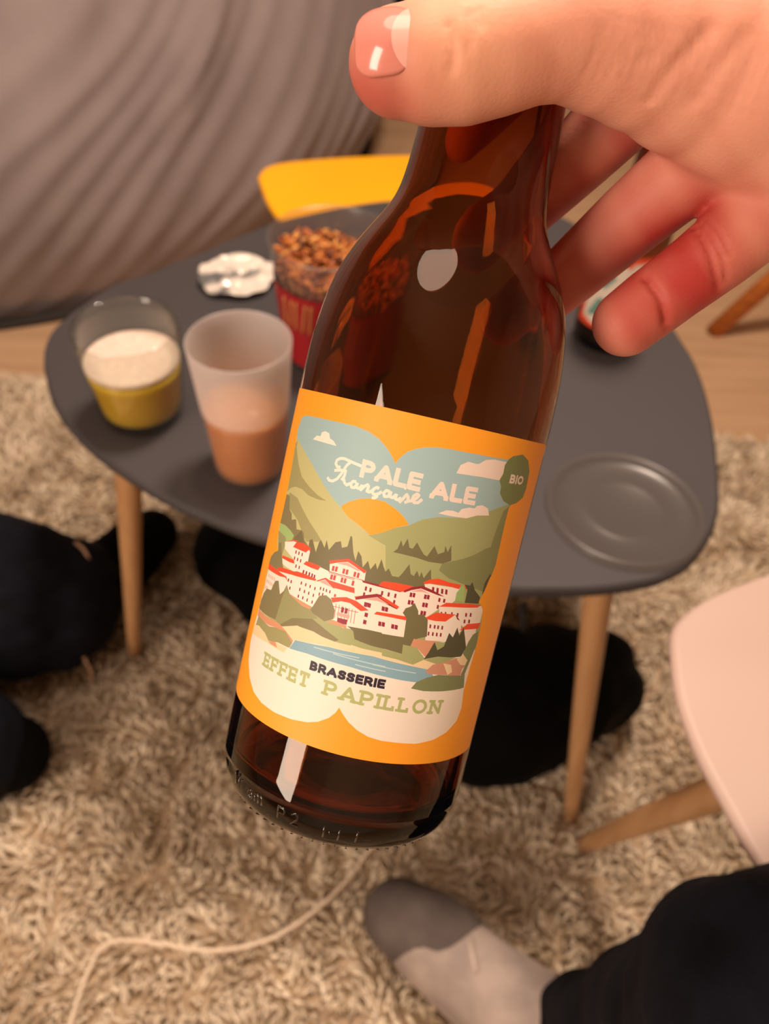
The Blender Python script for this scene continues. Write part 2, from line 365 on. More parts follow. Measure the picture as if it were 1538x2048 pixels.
('wd',0,[1243,3675,1293,3668,1297,3582,1247,3590]),
('w',0,[1300,3643,1584,3693,2509,3716,2584,3597,2591,3254,2153,3177,1652,3450,1342,3484]),
('r',0,[1296,3639,1452,3746,2071,3765,2468,3738,2362,3681,1593,3661]),
('wd',0,[1787,3542,1837,3533,1847,3451,1796,3460]),
('wd',0,[2025,3554,2081,3543,2092,3459,2036,3470]),
('wd',0,[2163,3557,2222,3546,2233,3461,2174,3473]),
('wd',0,[2028,3403,2083,3392,2094,3308,2038,3319]),
('wd',0,[2166,3405,2225,3394,2236,3309,2177,3321]),
('wd',0,[1369,3534,1407,3528,1414,3484,1376,3490]),
('wd',0,[1469,3544,1507,3538,1515,3493,1476,3500]),
('wd',0,[1631,3550,1672,3543,1680,3498,1639,3505]),
('w',0,[-544,3447,-83,3629,430,3462,645,3270,677,2836,115,2845,-674,2757]),
('r',0,[-553,3485,-92,3667,140,3601,422,3497,399,3439,158,3524,-81,3619,-522,3443]),
('rd',0,[-522,3443,-82,3625,157,3528,399,3439,377,3431,146,3491,-77,3600,-517,3420]),
('pk',0,[-348,3480,-77,3600,204,3495,-57,3514]),
('r',0,[-64,3221,-16,3289,306,3310,648,3317,634,3233,284,3233]),
('r',0,[-526,3371,-356,3336,-188,3259,-370,3221,-500,3256]),
('wd',0,[-318,3425,-251,3423,-244,3328,-310,3330]),
('wd',0,[-247,3430,-180,3427,-173,3332,-239,3335]),
('wd',0,[65,3430,131,3426,139,3330,73,3335]),
('wd',0,[136,3431,202,3426,210,3330,144,3335]),
('wd',0,[-257,3212,-190,3210,-183,3114,-250,3117]),
('wd',0,[-259,3062,-192,3059,-184,2963,-251,2966]),
('wd',0,[68,3096,134,3092,142,2996,76,3000]),
('wd',0,[143,3099,209,3094,217,2998,150,3004]),
('wd',0,[349,3098,416,3092,424,2996,357,3002]),
('wd',0,[425,3097,492,3091,500,2994,433,3001]),
('w',0,[1107,3332,1519,3336,1742,3477,1949,3383,2028,3133,1909,3004,1629,2855,1161,2866]),
('r',0,[1024,3350,1270,3504,1755,3503,1545,3326,1297,3314,1108,3328]),
('rd',0,[1746,3509,1796,3481,1923,3368,1837,3395]),
('wd',0,[1179,3229,1220,3222,1228,3141,1187,3147]),
('wd',0,[1284,3228,1326,3222,1334,3140,1292,3147]),
('wd',0,[1369,3227,1412,3220,1420,3138,1378,3145]),
('wd',0,[1472,3226,1516,3219,1524,3137,1481,3144]),
('wd',0,[1180,3064,1221,3058,1228,2976,1188,2982]),
('wd',0,[1282,3065,1324,3058,1332,2977,1290,2983]),
('wd',0,[1379,3065,1421,3057,1430,2975,1387,2983]),
('wd',0,[1479,3065,1523,3058,1531,2975,1487,2983]),
('w',0,[2097,3176,2497,3193,2574,2867,2375,2704,2138,2880]),
('r',0,[1970,3149,2168,3300,2616,3321,2584,3185,2128,3166]),
('w',0,[-1021,3226,-693,3371,-197,3271,-65,2851,-583,2816,-908,2858]),
('wl',0,[-908,3222,-920,3220,-889,2907,-877,2908]),
('wl',0,[-832,3219,-844,3218,-814,2908,-802,2909]),
('wl',0,[-756,3217,-768,3215,-739,2909,-727,2910]),
('wl',0,[-681,3213,-693,3212,-665,2909,-653,2910]),
('wl',0,[-607,3209,-619,3208,-591,2909,-579,2910]),
('wl',0,[-533,3205,-545,3204,-518,2908,-506,2909]),
('wl',0,[-460,3201,-472,3200,-446,2907,-434,2908]),
('wl',0,[-968,3154,-967,3142,-398,3165,-399,3177]),
('r',0,[-1062,3309,-890,3370,-725,3423,-489,3401,-189,3273,-352,3215,-623,3321,-814,3304,-1005,3216]),
('r',0,[-1005,3345,-1005,3412,-961,3415,-956,3351]),
('wd',0,[-817,2937,-591,2952,-585,2840,-803,2821]),
('wd',0,[-777,3188,-714,3188,-711,3072,-774,3072]),
('wd',0,[-693,3190,-631,3190,-628,3073,-690,3073]),
('pk',0,[-850,3054,-560,3064,-563,2979,-852,2978]),
('wd',0,[-316,3430,-245,3428,-242,3338,-313,3341]),
('wd',0,[-240,3426,-169,3422,-167,3333,-238,3336]),
('wd',0,[-256,3211,-185,3208,-182,3118,-254,3121]),
('wd',0,[-252,3052,-180,3049,-178,2958,-249,2961]),
('rd',0,[-541,3461,-375,3559,-102,3661,8,3664,18,3621,-126,3605,-496,3446]),
('p',0,[-2232,3058,-1900,3001,-1495,2971,-1519,2886,-1769,2909,-2217,3013]),
('p',0,[-1050,2769,-867,2855,-585,2825,-571,2763,-846,2766]),
('t1',0,[729,3640,851,3478,870,3400,990,3418,1112,3312,1183,2951,996,2886,889,2809,860,2671,670,2692,672,2856,633,3278,529,3380,564,3488,670,3549]),
('p',0,[897,2861,1646,2877,1442,2852,1270,2483,1004,2681,860,2671]),
('g1',0,[-393,2613,24,2547,717,2494,668,2701,1004,2681,1280,2443,1577,2528,2088,2519,1629,2341,1016,2289,628,2355,-344,2400]),
('t1',0,[-437,2805,194,2846,675,2861,717,2494,347,2527,26,2537,-346,2585]),
('t1',0,[-565,2821,-104,2861,190,2865,267,2530,-223,2564,-373,2733]),
('sand',0,[-396,2448,-190,2432,224,2368,628,2355,1016,2289,1240,2428,1629,2341,1427,2225,1352,2167,1002,2173,464,2191,-137,2199,-339,2196]),
('sand',0,[-2209,2264,-1762,2443,-1296,2468,-1071,2427,-762,2410,-379,2427,287,2439,333,2239,-538,2286,-1129,2234,-1740,2098,-1980,2188]),
('t2',0,[-2277,2279,-1929,2561,-1386,2727,-1100,2629,-678,2473,-762,2410,-1071,2427,-1296,2468,-1739,2451,-2182,2273]),
('t2',0,[-3274,2698,-3152,2850,-2908,2886,-2805,3142,-2660,3187,-2496,2921,-2385,3037,-2327,3194,-2215,3053,-2465,2331,-2850,2296,-3364,2285,-3355,2517]),
('t3',0,[-2312,3199,-2163,3031,-1718,2906,-1432,2905,-1263,2768,-1929,2561,-2277,2279,-2465,2331,-2393,2876]),
('t2',0,[-1445,2997,-1346,3263,-1188,3327,-1050,3275,-909,3071,-894,2885,-1091,2766,-1418,2852,-1490,2905]),
('p',0,[-3364,2285,-2881,2264,-2489,2302,-2284,2296,-2016,2215,-1758,2091,-1816,1913,-2405,2172,-2645,2125,-3383,2112]),
('g3',0,[-3361,1889,-3293,2142,-2637,2108,-2405,2172,-2041,2205,-1771,2028,-1838,1900,-2205,1886,-2547,1796,-2847,1908]),
('sand',0,[-3672,1803,-3131,1949,-2754,1902,-2546,1793,-2261,1865,-1886,1882,-1954,1742,-2600,1736,-3484,1635]),
('p',0,[-2560,1781,-2296,1872,-2190,1767,-2424,1759]),
('riv',0,[-1712,2125,-858,2257,109,2319,1102,2246,1456,2212,1578,2068,1188,1905,831,1912,-292,1970,-1329,1949,-1824,1891]),
('rl',0,[-1208,2153,-1206,2131,-153,2204,-155,2226]),
('rl',0,[-730,2159,-730,2137,434,2141,434,2163]),
('rl',0,[150,2152,149,2130,1136,2099,1137,2121]),
('rl',0,[-213,2062,-213,2040,458,2037,458,2059]),
('t4',0,[1237,2438,1308,2591,1398,2849,1515,2670,1655,2763,1710,3079,1839,2981,1897,3214,2008,3027,2083,3218,2313,2749,2223,2537,1927,2519,1577,2528]),
('p2',0,[1349,2177,1490,2334,1713,2387,2067,2497,2464,2549,2497,2374,2359,2231,2353,2075,1869,2110,1409,2118]),
('sand',0,[2107,2476,2266,2583,2487,2504,2495,2309,2260,2343]),
('sand',0,[1753,2377,1979,2349,2065,2177,1946,2110]),
('g5',0,[2260,2601,2344,2877,2439,3045,2609,3124,2682,2860,2574,2433,2497,2113,2592,1776,2406,1750,2367,2122,2472,2440]),
('g5',0,[1105,1756,1196,1912,1431,2036,1693,2111,2381,2082,2583,1799,2345,1750,1906,1726,1424,1719]),
('lg',0,[1654,3823,1644,3987,1727,4118,1788,4164,1844,4065,1899,3799]),
('t4',0,[1807,4186,1965,4176,2005,4261,2134,4081,2368,3918,2361,3770,1931,3779,1920,4070]),
('t4',0,[2400,4045,2400,4256,2514,4468,2689,4299,2644,4065,2440,3897]),
('w',0,[-2517,6482,-2405,6585,-2276,6593,-2261,6683,-2152,6727,-2027,6703,-1976,6603,-1856,6570,-1749,6482]),
('tx',0,[959,6513,1010,6700,1162,6800,1348,6789,1425,6803,1560,6911,1779,6958,2168,6955,2320,6545,1555,6542]),
('tx',0,[777,5614,939,5711,1086,5728,1220,5705,1274,5799,1445,5860,1574,5856,1624,5920,1760,5954,1930,5903,2010,5758,1684,5718,1430,5619,1066,5607]),
('bio',1,[2291,7107,2617,7187,2908,7080,3098,6846,3160,6447,3101,6243,2849,6106,2603,6041,2334,6117,2169,6270,2153,6414,2059,6547,2121,6699,2108,6889,2179,7019]),
('w',0,[-1520,6042,-1534,6103,-1611,6085,-1597,6025]),
('w',0,[-1625,6032,-1582,6077,-1647,6139,-1690,6094]),
('w',0,[-1699,6122,-1638,6111,-1624,6191,-1685,6202]),
('w',0,[-1673,6222,-1637,6171,-1557,6228,-1593,6278]),
('w',0,[-1580,6284,-1571,6222,-1460,6238,-1468,6299]),
('w',0,[-1459,6299,-1469,6238,-1329,6213,-1318,6275]),
('w',0,[-1320,6275,-1328,6213,-1172,6193,-1164,6254]),
('w',0,[-1164,6254,-1172,6193,-1042,6176,-1034,6238]),
('w',0,[-1034,6238,-1043,6176,-968,6166,-960,6227]),
('w',0,[-1573,6055,-1588,6082,-1619,6082,-1635,6055,-1619,6028,-1588,6028]),
('w',0,[-1638,6117,-1653,6143,-1684,6143,-1700,6117,-1684,6090,-1653,6090]),
('w',0,[-1624,6197,-1639,6223,-1670,6223,-1686,6197,-1670,6170,-1639,6170]),
('w',0,[-1544,6253,-1560,6280,-1591,6280,-1606,6253,-1591,6226,-1560,6226]),
('w',0,[-1433,6269,-1449,6296,-1480,6296,-1495,6269,-1480,6242,-1449,6242]),
('w',0,[-1293,6244,-1308,6271,-1339,6271,-1355,6244,-1339,6217,-1308,6217]),
('w',0,[-1137,6224,-1152,6251,-1183,6251,-1199,6224,-1183,6197,-1152,6197]),
('w',0,[-1007,6207,-1023,6234,-1054,6234,-1069,6207,-1054,6180,-1023,6180]),
('w',0,[-1295,6195,-1339,6239,-1400,6177,-1356,6133]),
('w',0,[-1350,6143,-1406,6168,-1449,6072,-1392,6047]),
('w',0,[-1392,6047,-1449,6071,-1497,5955,-1440,5931]),
('w',0,[-1442,5927,-1495,5958,-1575,5824,-1522,5792]),
('w',0,[-1530,5783,-1567,5833,-1666,5761,-1630,5711]),
('w',0,[-1647,5705,-1649,5767,-1746,5763,-1744,5701]),
('w',0,[-1764,5708,-1726,5756,-1791,5809,-1830,5760]),
('w',0,[-1347,6155,-1363,6182,-1394,6182,-1409,6155,-1394,6128,-1363,6128]),
('w',0,[-1389,6059,-1405,6086,-1436,6086,-1451,6059,-1436,6033,-1405,6033]),
('w',0,[-1438,5943,-1453,5969,-1484,5969,-1500,5943,-1484,5916,-1453,5916]),
('w',0,[-1518,5808,-1533,5835,-1564,5835,-1580,5808,-1564,5781,-1533,5781]),
('w',0,[-1617,5736,-1632,5763,-1663,5763,-1679,5736,-1663,5709,-1632,5709]),
('w',0,[-1714,5732,-1730,5759,-1761,5759,-1776,5732,-1761,5705,-1730,5705]),
('w',0,[-1672,5998,-1656,5938,-1502,5980,-1518,6040]),
('w',0,[-1514,6040,-1505,5979,-1374,5997,-1382,6058]),
('w',0,[-1347,6026,-1409,6029,-1413,5917,-1352,5914]),
('w',0,[-1354,5902,-1411,5929,-1461,5821,-1405,5794]),
('w',0,[-1479,6010,-1494,6036,-1525,6036,-1541,6010,-1525,5983,-1494,5983]),
('w',0,[-1347,6027,-1363,6054,-1394,6054,-1409,6027,-1394,6000,-1363,6000]),
('w',0,[-1352,5915,-1367,5942,-1398,5942,-1414,5915,-1398,5889,-1367,5889]),
('w',0,[-1366,5888,-1422,5861,-1373,5758,-1317,5785]),
('w',0,[-1331,5799,-1359,5744,-1296,5712,-1268,5767]),
('w',0,[-1301,5764,-1263,5715,-1190,5771,-1228,5820]),
('w',0,[-1314,5771,-1330,5798,-1361,5798,-1376,5771,-1361,5745,-1330,5745]),
('w',0,[-1251,5739,-1266,5766,-1297,5766,-1313,5739,-1297,5712,-1266,5712]),
('w',0,[-1077,5826,-1076,5888,-1150,5889,-1151,5827]),
('w',0,[-1125,5840,-1176,5875,-1223,5806,-1171,5771]),
('w',0,[-1170,5804,-1224,5774,-1186,5707,-1132,5737]),
('w',0,[-1162,5753,-1155,5691,-1083,5700,-1091,5761]),
('w',0,[-1116,5742,-1058,5719,-1014,5835,-1071,5857]),
('w',0,[-1119,5858,-1135,5884,-1166,5884,-1181,5858,-1166,5831,-1135,5831]),
('w',0,[-1166,5789,-1181,5816,-1212,5816,-1228,5789,-1212,5762,-1181,5762]),
('w',0,[-1128,5722,-1143,5749,-1174,5749,-1190,5722,-1174,5695,-1143,5695]),
('w',0,[-1056,5730,-1072,5757,-1103,5757,-1118,5730,-1103,5704,-1072,5704]),
('w',0,[-1012,5844,-1073,5848,-1081,5752,-1019,5747]),
('w',0,[-1042,5779,-1058,5719,-1002,5705,-987,5764]),
('w',0,[-1017,5755,-972,5713,-915,5775,-961,5817]),
('w',0,[-1019,5749,-1034,5776,-1065,5776,-1081,5749,-1065,5722,-1034,5722]),
('w',0,[-964,5734,-979,5761,-1010,5761,-1026,5734,-1010,5708,-979,5708]),
('w',0,[-906,5834,-968,5835,-971,5720,-909,5719]),
('w',0,[-966,5737,-914,5703,-855,5793,-906,5827]),
('w',0,[-900,5834,-861,5786,-794,5841,-833,5889]),
('w',0,[-790,5885,-837,5844,-809,5813,-763,5854]),
('w',0,[-755,5830,-817,5838,-831,5730,-769,5722]),
('w',0,[-798,5757,-802,5695,-742,5691,-738,5753]),
('w',0,[-762,5744,-717,5701,-670,5750,-715,5793]),
('w',0,[-909,5720,-924,5747,-955,5747,-971,5720,-955,5693,-924,5693]),
('w',0,[-849,5810,-865,5837,-896,5837,-911,5810,-896,5783,-865,5783]),
('w',0,[-782,5865,-798,5892,-829,5892,-844,5865,-829,5838,-798,5838]),
('w',0,[-755,5834,-770,5861,-801,5861,-817,5834,-801,5807,-770,5807]),
('w',0,[-769,5726,-785,5753,-816,5753,-831,5726,-816,5699,-785,5699]),
('w',0,[-709,5722,-724,5749,-755,5749,-771,5722,-755,5695,-724,5695]),
('w',0,[-562,5814,-544,5874,-597,5889,-614,5830]),
('w',0,[-586,5836,-625,5883,-690,5829,-651,5782]),
('w',0,[-640,5801,-701,5810,-712,5731,-651,5723]),
('w',0,[-666,5754,-697,5700,-641,5667,-609,5721]),
('w',0,[-639,5722,-611,5666,-533,5704,-560,5760]),
('w',0,[-568,5754,-525,5710,-462,5773,-506,5817]),
('w',0,[-574,5859,-590,5886,-621,5886,-636,5859,-621,5833,-590,5833]),
('w',0,[-640,5806,-655,5832,-686,5832,-702,5806,-686,5779,-655,5779]),
('w',0,[-651,5727,-666,5754,-697,5754,-713,5727,-697,5700,-666,5700]),
('w',0,[-594,5694,-609,5721,-640,5721,-656,5694,-640,5667,-609,5667]),
('w',0,[-516,5732,-531,5759,-562,5759,-578,5732,-562,5705,-531,5705]),
('w',0,[-593,5718,-616,5661,-573,5643,-550,5701]),
('w',0,[-540,5649,-582,5695,-638,5643,-596,5597]),
('w',0,[-621,5589,-613,5651,-664,5657,-672,5596]),
('w',0,[-530,5672,-546,5699,-577,5699,-592,5672,-577,5645,-546,5645]),
('w',0,[-586,5620,-602,5647,-633,5647,-648,5620,-633,5593,-602,5593]),
('w',0,[-327,5804,-317,5865,-386,5877,-396,5815]),
('w',0,[-366,5828,-416,5864,-467,5795,-417,5759]),
('w',0,[-414,5791,-469,5763,-434,5696,-379,5724]),
('w',0,[-414,5740,-400,5680,-328,5698,-342,5758]),
('w',0,[-364,5737,-305,5718,-267,5841,-326,5859]),
('w',0,[-360,5846,-375,5873,-406,5873,-422,5846,-406,5819,-375,5819]),
('w',0,[-411,5777,-426,5804,-457,5804,-473,5777,-457,5750,-426,5750]),
('w',0,[-376,5710,-391,5737,-422,5737,-438,5710,-422,5683,-391,5683]),
('w',0,[-304,5728,-319,5754,-350,5754,-366,5728,-350,5701,-319,5701]),
('w',0,[-266,5850,-328,5849,-326,5737,-264,5738]),
('w',0,[-288,5767,-303,5707,-247,5693,-231,5753]),
('w',0,[-264,5741,-214,5705,-157,5784,-207,5820]),
('w',0,[-264,5737,-280,5764,-311,5764,-326,5737,-311,5710,-280,5710]),
('w',0,[-208,5723,-224,5749,-255,5749,-270,5723,-255,5696,-224,5696]),
('w',0,[-137,5822,-199,5827,-209,5721,-147,5716]),
('w',0,[-170,5748,-186,5688,-130,5674,-114,5734]),
('w',0,[-144,5725,-100,5682,-39,5743,-83,5787]),
('w',0,[-147,5718,-162,5745,-193,5745,-209,5718,-193,5692,-162,5692]),
('w',0,[-91,5704,-106,5730,-137,5730,-153,5704,-137,5677,-106,5677]),
('tx',0,[-107,5672,-54,5639,7,5737,-46,5770]),
('tx',0,[-47,5768,8,5739,66,5847,11,5876]),
('tx',0,[62,5881,15,5842,58,5789,106,5828]),
('tx',0,[113,5812,51,5805,60,5724,121,5730]),
('tx',0,[109,5702,72,5752,10,5706,47,5656]),
('tx',0,[11,5754,-4,5780,-35,5780,-51,5754,-35,5727,-4,5727]),
('tx',0,[70,5861,54,5888,23,5888,8,5861,23,5835,54,5835]),
('tx',0,[113,5809,97,5836,66,5836,51,5809,66,5782,97,5782]),
('tx',0,[122,5727,106,5754,75,5754,60,5727,75,5700,106,5700]),
('tx',0,[80,5756,101,5698,178,5726,157,5784]),
('tx',0,[148,5779,187,5731,274,5803,235,5851]),
('tx',0,[227,5841,282,5813,318,5884,263,5912]),
('tx',0,[278,5870,303,5926,256,5947,231,5890]),
('tx',0,[265,5896,223,5942,163,5886,205,5841]),
('tx',0,[214,5859,153,5867,142,5781,203,5773]),
('tx',0,[194,5800,151,5755,205,5704,247,5749]),
('tx',0,[219,5757,233,5696,312,5714,299,5774]),
('tx',0,[281,5763,330,5725,399,5814,350,5852]),
('tx',0,[198,5755,183,5782,152,5782,136,5755,152,5728,183,5728]),
('tx',0,[286,5827,270,5854,239,5854,224,5827,239,5800,270,5800]),
('tx',0,[321,5898,306,5925,275,5925,259,5898,275,5871,306,5871]),
('tx',0,[275,5919,259,5946,228,5946,213,5919,228,5892,259,5892]),
('tx',0,[215,5863,199,5890,168,5890,153,5863,168,5837,199,5837]),
('tx',0,[204,5777,188,5804,157,5804,142,5777,157,5750,188,5750]),
('tx',0,[257,5726,242,5753,211,5753,195,5726,211,5700,242,5700]),
('tx',0,[337,5744,321,5771,290,5771,275,5744,290,5717,321,5717]),
('w',0,[-40,5999,-4,6004,4,5953,-38,5949]),
('tx',0,[-1043,6027,-943,6026,-940,6311,-1040,6312]),
('tx',0,[-990,6362,-991,6262,-872,6261,-871,6361]),
('tx',0,[-857,6359,-886,6263,-811,6241,-782,6336]),
('tx',0,[-751,6309,-842,6268,-816,6211,-725,6253]),
('tx',0,[-726,6210,-816,6253,-843,6197,-753,6154]),
('tx',0,[-784,6127,-811,6224,-886,6202,-859,6106]),
('tx',0,[-873,6104,-872,6204,-991,6205,-992,6105]),
('tx',0,[-821,6311,-846,6354,-896,6354,-921,6311,-896,6268,-846,6268]),
('tx',0,[-747,6288,-772,6332,-822,6332,-847,6288,-822,6245,-772,6245]),
('tx',0,[-721,6232,-746,6275,-796,6275,-821,6232,-796,6188,-746,6188]),
('tx',0,[-748,6176,-773,6219,-823,6219,-848,6176,-823,6132,-773,6132]),
('tx',0,[-822,6154,-847,6197,-897,6197,-922,6154,-897,6111,-847,6111]),
('tx',0,[-1043,5977,-943,5976,-942,6076,-1042,6077]),
('tx',0,[-1041,6262,-941,6261,-940,6361,-1040,6362]),
('tx',0,[-1041,6262,-941,6261,-940,6361,-1040,6362]),
('tx',0,[-1042,6106,-942,6105,-941,6205,-1041,6206]),
('tx',0,[-699,6047,-611,6001,-461,6285,-550,6331]),
('tx',0,[-461,6331,-550,6285,-406,5999,-316,6044]),
('tx',0,[-456,6308,-481,6351,-531,6351,-556,6308,-531,6265,-481,6265]),
('tx',0,[-595,6159,-596,6059,-420,6058,-419,6158]),
('tx',0,[-705,5975,-605,5974,-604,6074,-704,6075]),
('tx',0,[-411,5972,-311,5971,-311,6071,-411,6072]),
('tx',0,[-646,6060,-546,6059,-545,6159,-645,6160]),
('tx',0,[-470,6058,-370,6057,-369,6157,-469,6158]),
('tx',0,[-199,6306,-299,6306,-301,6021,-201,6021]),
('tx',0,[-250,6071,-251,5971,-68,5969,-67,6069]),
('tx',0,[-201,6021,-226,6064,-276,6064,-301,6021,-276,5978,-226,5978]),
('tx',0,[-299,6256,-199,6256,-198,6356,-298,6356]),
('tx',0,[-118,5970,-18,5969,-17,6069,-117,6070]),
('tx',0,[236,6252,237,6352,46,6354,45,6254]),
('tx',0,[95,6303,-5,6304,-7,6019,93,6018]),
('tx',0,[43,6069,43,5969,233,5967,234,6067]),
('tx',0,[95,6304,70,6347,20,6347,-5,6304,20,6260,70,6260]),
('tx',0,[93,6019,68,6062,18,6062,-7,6019,18,5975,68,5975]),
('tx',0,[44,6211,44,6111,213,6110,213,6210]),
('tx',0,[186,6252,286,6252,287,6352,187,6352]),
('tx',0,[184,5967,283,5967,284,6067,184,6067]),
('tx',0,[-6,6111,94,6111,94,6211,-6,6211]),
('tx',0,[163,6110,263,6109,263,6209,163,6210]),
('tx',0,[510,5966,599,5920,747,6209,658,6255]),
('tx',0,[746,6257,659,6207,822,5926,909,5976]),
('tx',0,[753,6232,728,6275,678,6275,653,6232,678,6188,728,6188]),
('tx',0,[613,6080,616,5980,802,5985,800,6085]),
('tx',0,[506,5892,606,5894,603,5994,503,5991]),
('tx',0,[817,5900,917,5902,914,6002,814,6000]),
('tx',0,[566,5979,666,5981,663,6081,563,6079]),
('tx',0,[752,5984,852,5986,850,6086,750,6083]),
('tx',0,[1032,6240,932,6238,940,5953,1040,5956]),
('tx',0,[988,6004,991,5904,1185,5909,1183,6009]),
('tx',0,[1040,5954,1015,5998,965,5998,940,5954,965,5911,1015,5911]),
('tx',0,[933,6188,1033,6190,1031,6290,931,6288]),
('tx',0,[1135,5908,1235,5911,1233,6011,1133,6008]),
('tx',0,[1504,6203,1501,6303,1299,6297,1302,6198]),
('tx',0,[1351,6249,1251,6246,1258,5961,1358,5964]),
('tx',0,[1307,6013,1309,5913,1511,5918,1509,6018]),
('tx',0,[1351,6248,1326,6291,1276,6291,1251,6248,1276,6204,1326,6204]),
('tx',0,[1358,5963,1333,6006,1283,6006,1258,5963,1283,5919,1333,5919]),
('tx',0,[1303,6155,1306,6055,1484,6060,1482,6160]),
('tx',0,[1454,6202,1554,6204,1551,6304,1451,6301]),
('tx',0,[1461,5917,1561,5919,1559,6019,1459,6017]),
('tx',0,[1256,6054,1356,6056,1353,6156,1253,6154]),
('tx',0,[1434,6058,1534,6061,1532,6161,1432,6158]),
('ink',0,[-1195,1661,-1133,1662,-1135,1810,-1197,1809]),
('ink',0,[-1166,1841,-1165,1779,-1103,1780,-1104,1842]),
('ink',0,[-1096,1841,-1111,1781,-1070,1771,-1056,1831]),
('ink',0,[-1036,1816,-1090,1786,-1076,1760,-1022,1790]),
('ink',0,[-1021,1761,-1076,1789,-1090,1762,-1035,1734]),
('ink',0,[-1054,1718,-1071,1778,-1110,1767,-1094,1707]),
('ink',0,[-1102,1706,-1103,1768,-1165,1767,-1164,1705]),
('ink',0,[-1072,1811,-1088,1838,-1119,1838,-1134,1811,-1119,1784,-1088,1784]),
('ink',0,[-1032,1801,-1048,1828,-1079,1828,-1094,1801,-1079,1774,-1048,1774]),
('ink',0,[-1018,1775,-1033,1802,-1064,1802,-1080,1775,-1064,1748,-1033,1748]),
('ink',0,[-1031,1748,-1047,1775,-1078,1775,-1093,1748,-1078,1721,-1047,1721]),
('ink',0,[-1071,1737,-1087,1764,-1118,1764,-1133,1737,-1118,1710,-1087,1710]),
('ink',0,[-1165,1767,-1164,1705,-1089,1706,-1090,1768]),
('ink',0,[-1082,1767,-1097,1707,-1058,1697,-1043,1757]),
('ink',0,[-1024,1743,-1077,1711,-1061,1685,-1008,1717]),
('ink',0,[-1008,1686,-1062,1716,-1077,1689,-1023,1659]),
('ink',0,[-1041,1644,-1058,1704,-1097,1693,-1079,1633]),
('ink',0,[-1088,1632,-1089,1694,-1164,1693,-1163,1631]),
('ink',0,[-1058,1737,-1074,1764,-1105,1764,-1120,1737,-1105,1710,-1074,1710]),
('ink',0,[-1020,1727,-1035,1754,-1066,1754,-1082,1727,-1066,1701,-1035,1701]),
('ink',0,[-1004,1701,-1019,1728,-1050,1728,-1066,1701,-1050,1674,-1019,1674]),
('ink',0,[-1019,1674,-1034,1701,-1065,1701,-1081,1674,-1065,1647,-1034,1647]),
('ink',0,[-1057,1663,-1073,1690,-1104,1690,-1119,1663,-1104,1636,-1073,1636]),
('ink',0,[-1194,1630,-1132,1631,-1133,1693,-1195,1692]),
('ink',0,[-1196,1778,-1134,1779,-1135,1841,-1197,1840]),
('ink',0,[-1196,1778,-1134,1779,-1135,1841,-1197,1840]),
('ink',0,[-1195,1704,-1133,1705,-1134,1767,-1196,1766]),
('ink',0,[-1195,1704,-1133,1705,-1134,1767,-1196,1766]),
('ink',0,[-1194,1630,-1132,1631,-1133,1693,-1195,1692]),
('ink',0,[-987,1665,-925,1666,-928,1814,-990,1813]),
('ink',0,[-959,1844,-958,1782,-892,1783,-893,1845]),
('ink',0,[-886,1844,-900,1784,-856,1773,-841,1834]),
('ink',0,[-821,1818,-876,1789,-860,1760,-806,1789]),
('ink',0,[-805,1761,-861,1788,-875,1759,-820,1731]),
('ink',0,[-839,1715,-856,1775,-900,1763,-883,1703]),
('ink',0,[-891,1702,-892,1764,-958,1763,-957,1701]),
('ink',0,[-862,1814,-877,1841,-908,1841,-924,1814,-908,1787,-877,1787]),
('ink',0,[-817,1804,-833,1830,-864,1830,-879,1804,-864,1777,-833,1777]),
('ink',0,[-802,1774,-817,1801,-848,1801,-864,1774,-848,1748,-817,1748]),
('ink',0,[-816,1745,-832,1772,-863,1772,-878,1745,-863,1718,-832,1718]),
('ink',0,[-861,1733,-876,1760,-907,1760,-923,1733,-907,1706,-876,1706]),
('ink',0,[-877,1756,-917,1709,-843,1644,-802,1691]),
('ink',0,[-987,1634,-925,1635,-926,1697,-988,1696]),
('ink',0,[-989,1782,-927,1783,-928,1845,-990,1844]),
('ink',0,[-989,1782,-927,1783,-928,1845,-990,1844]),
('ink',0,[-988,1700,-926,1701,-927,1763,-989,1762]),
('ink',0,[-928,1701,-866,1702,-866,1764,-928,1763]),
('ink',0,[-853,1636,-791,1637,-792,1699,-854,1698]),
('ink',0,[-772,1684,-718,1653,-634,1803,-688,1833]),
('ink',0,[-634,1834,-687,1802,-599,1655,-546,1687]),
('ink',0,[-630,1818,-645,1845,-676,1845,-692,1818,-676,1791,-645,1791]),
('ink',0,[-712,1744,-711,1682,-607,1684,-608,1746]),
('ink',0,[-775,1637,-713,1638,-714,1700,-776,1699]),
('ink',0,[-603,1640,-541,1641,-542,1703,-604,1702]),
('ink',0,[-742,1682,-680,1683,-681,1745,-743,1744]),
('ink',0,[-638,1684,-576,1685,-577,1747,-639,1746]),
('ink',0,[-401,1774,-363,1823,-387,1842,-425,1793]),
('ink',0,[-409,1786,-404,1848,-451,1852,-456,1790]),
('ink',0,[-440,1793,-468,1849,-504,1830,-476,1775]),
('ink',0,[-459,1803,-521,1802,-521,1770,-459,1771]),
('ink',0,[-477,1799,-502,1742,-465,1726,-441,1783]),
('ink',0,[-445,1785,-460,1724,-417,1713,-402,1773]),
('ink',0,[-393,1770,-425,1717,-397,1700,-365,1752]),
('ink',0,[-350,1726,-412,1726,-411,1693,-349,1694]),
('ink',0,[-366,1666,-395,1721,-432,1701,-402,1646]),
('ink',0,[-418,1643,-415,1705,-465,1707,-468,1645]),
('ink',0,[-485,1651,-448,1700,-476,1722,-514,1673]),
('ink',0,[-375,1817,-391,1844,-422,1844,-437,1817,-422,1791,-391,1791]),
('ink',0,[-423,1821,-438,1848,-469,1848,-485,1821,-469,1794,-438,1794]),
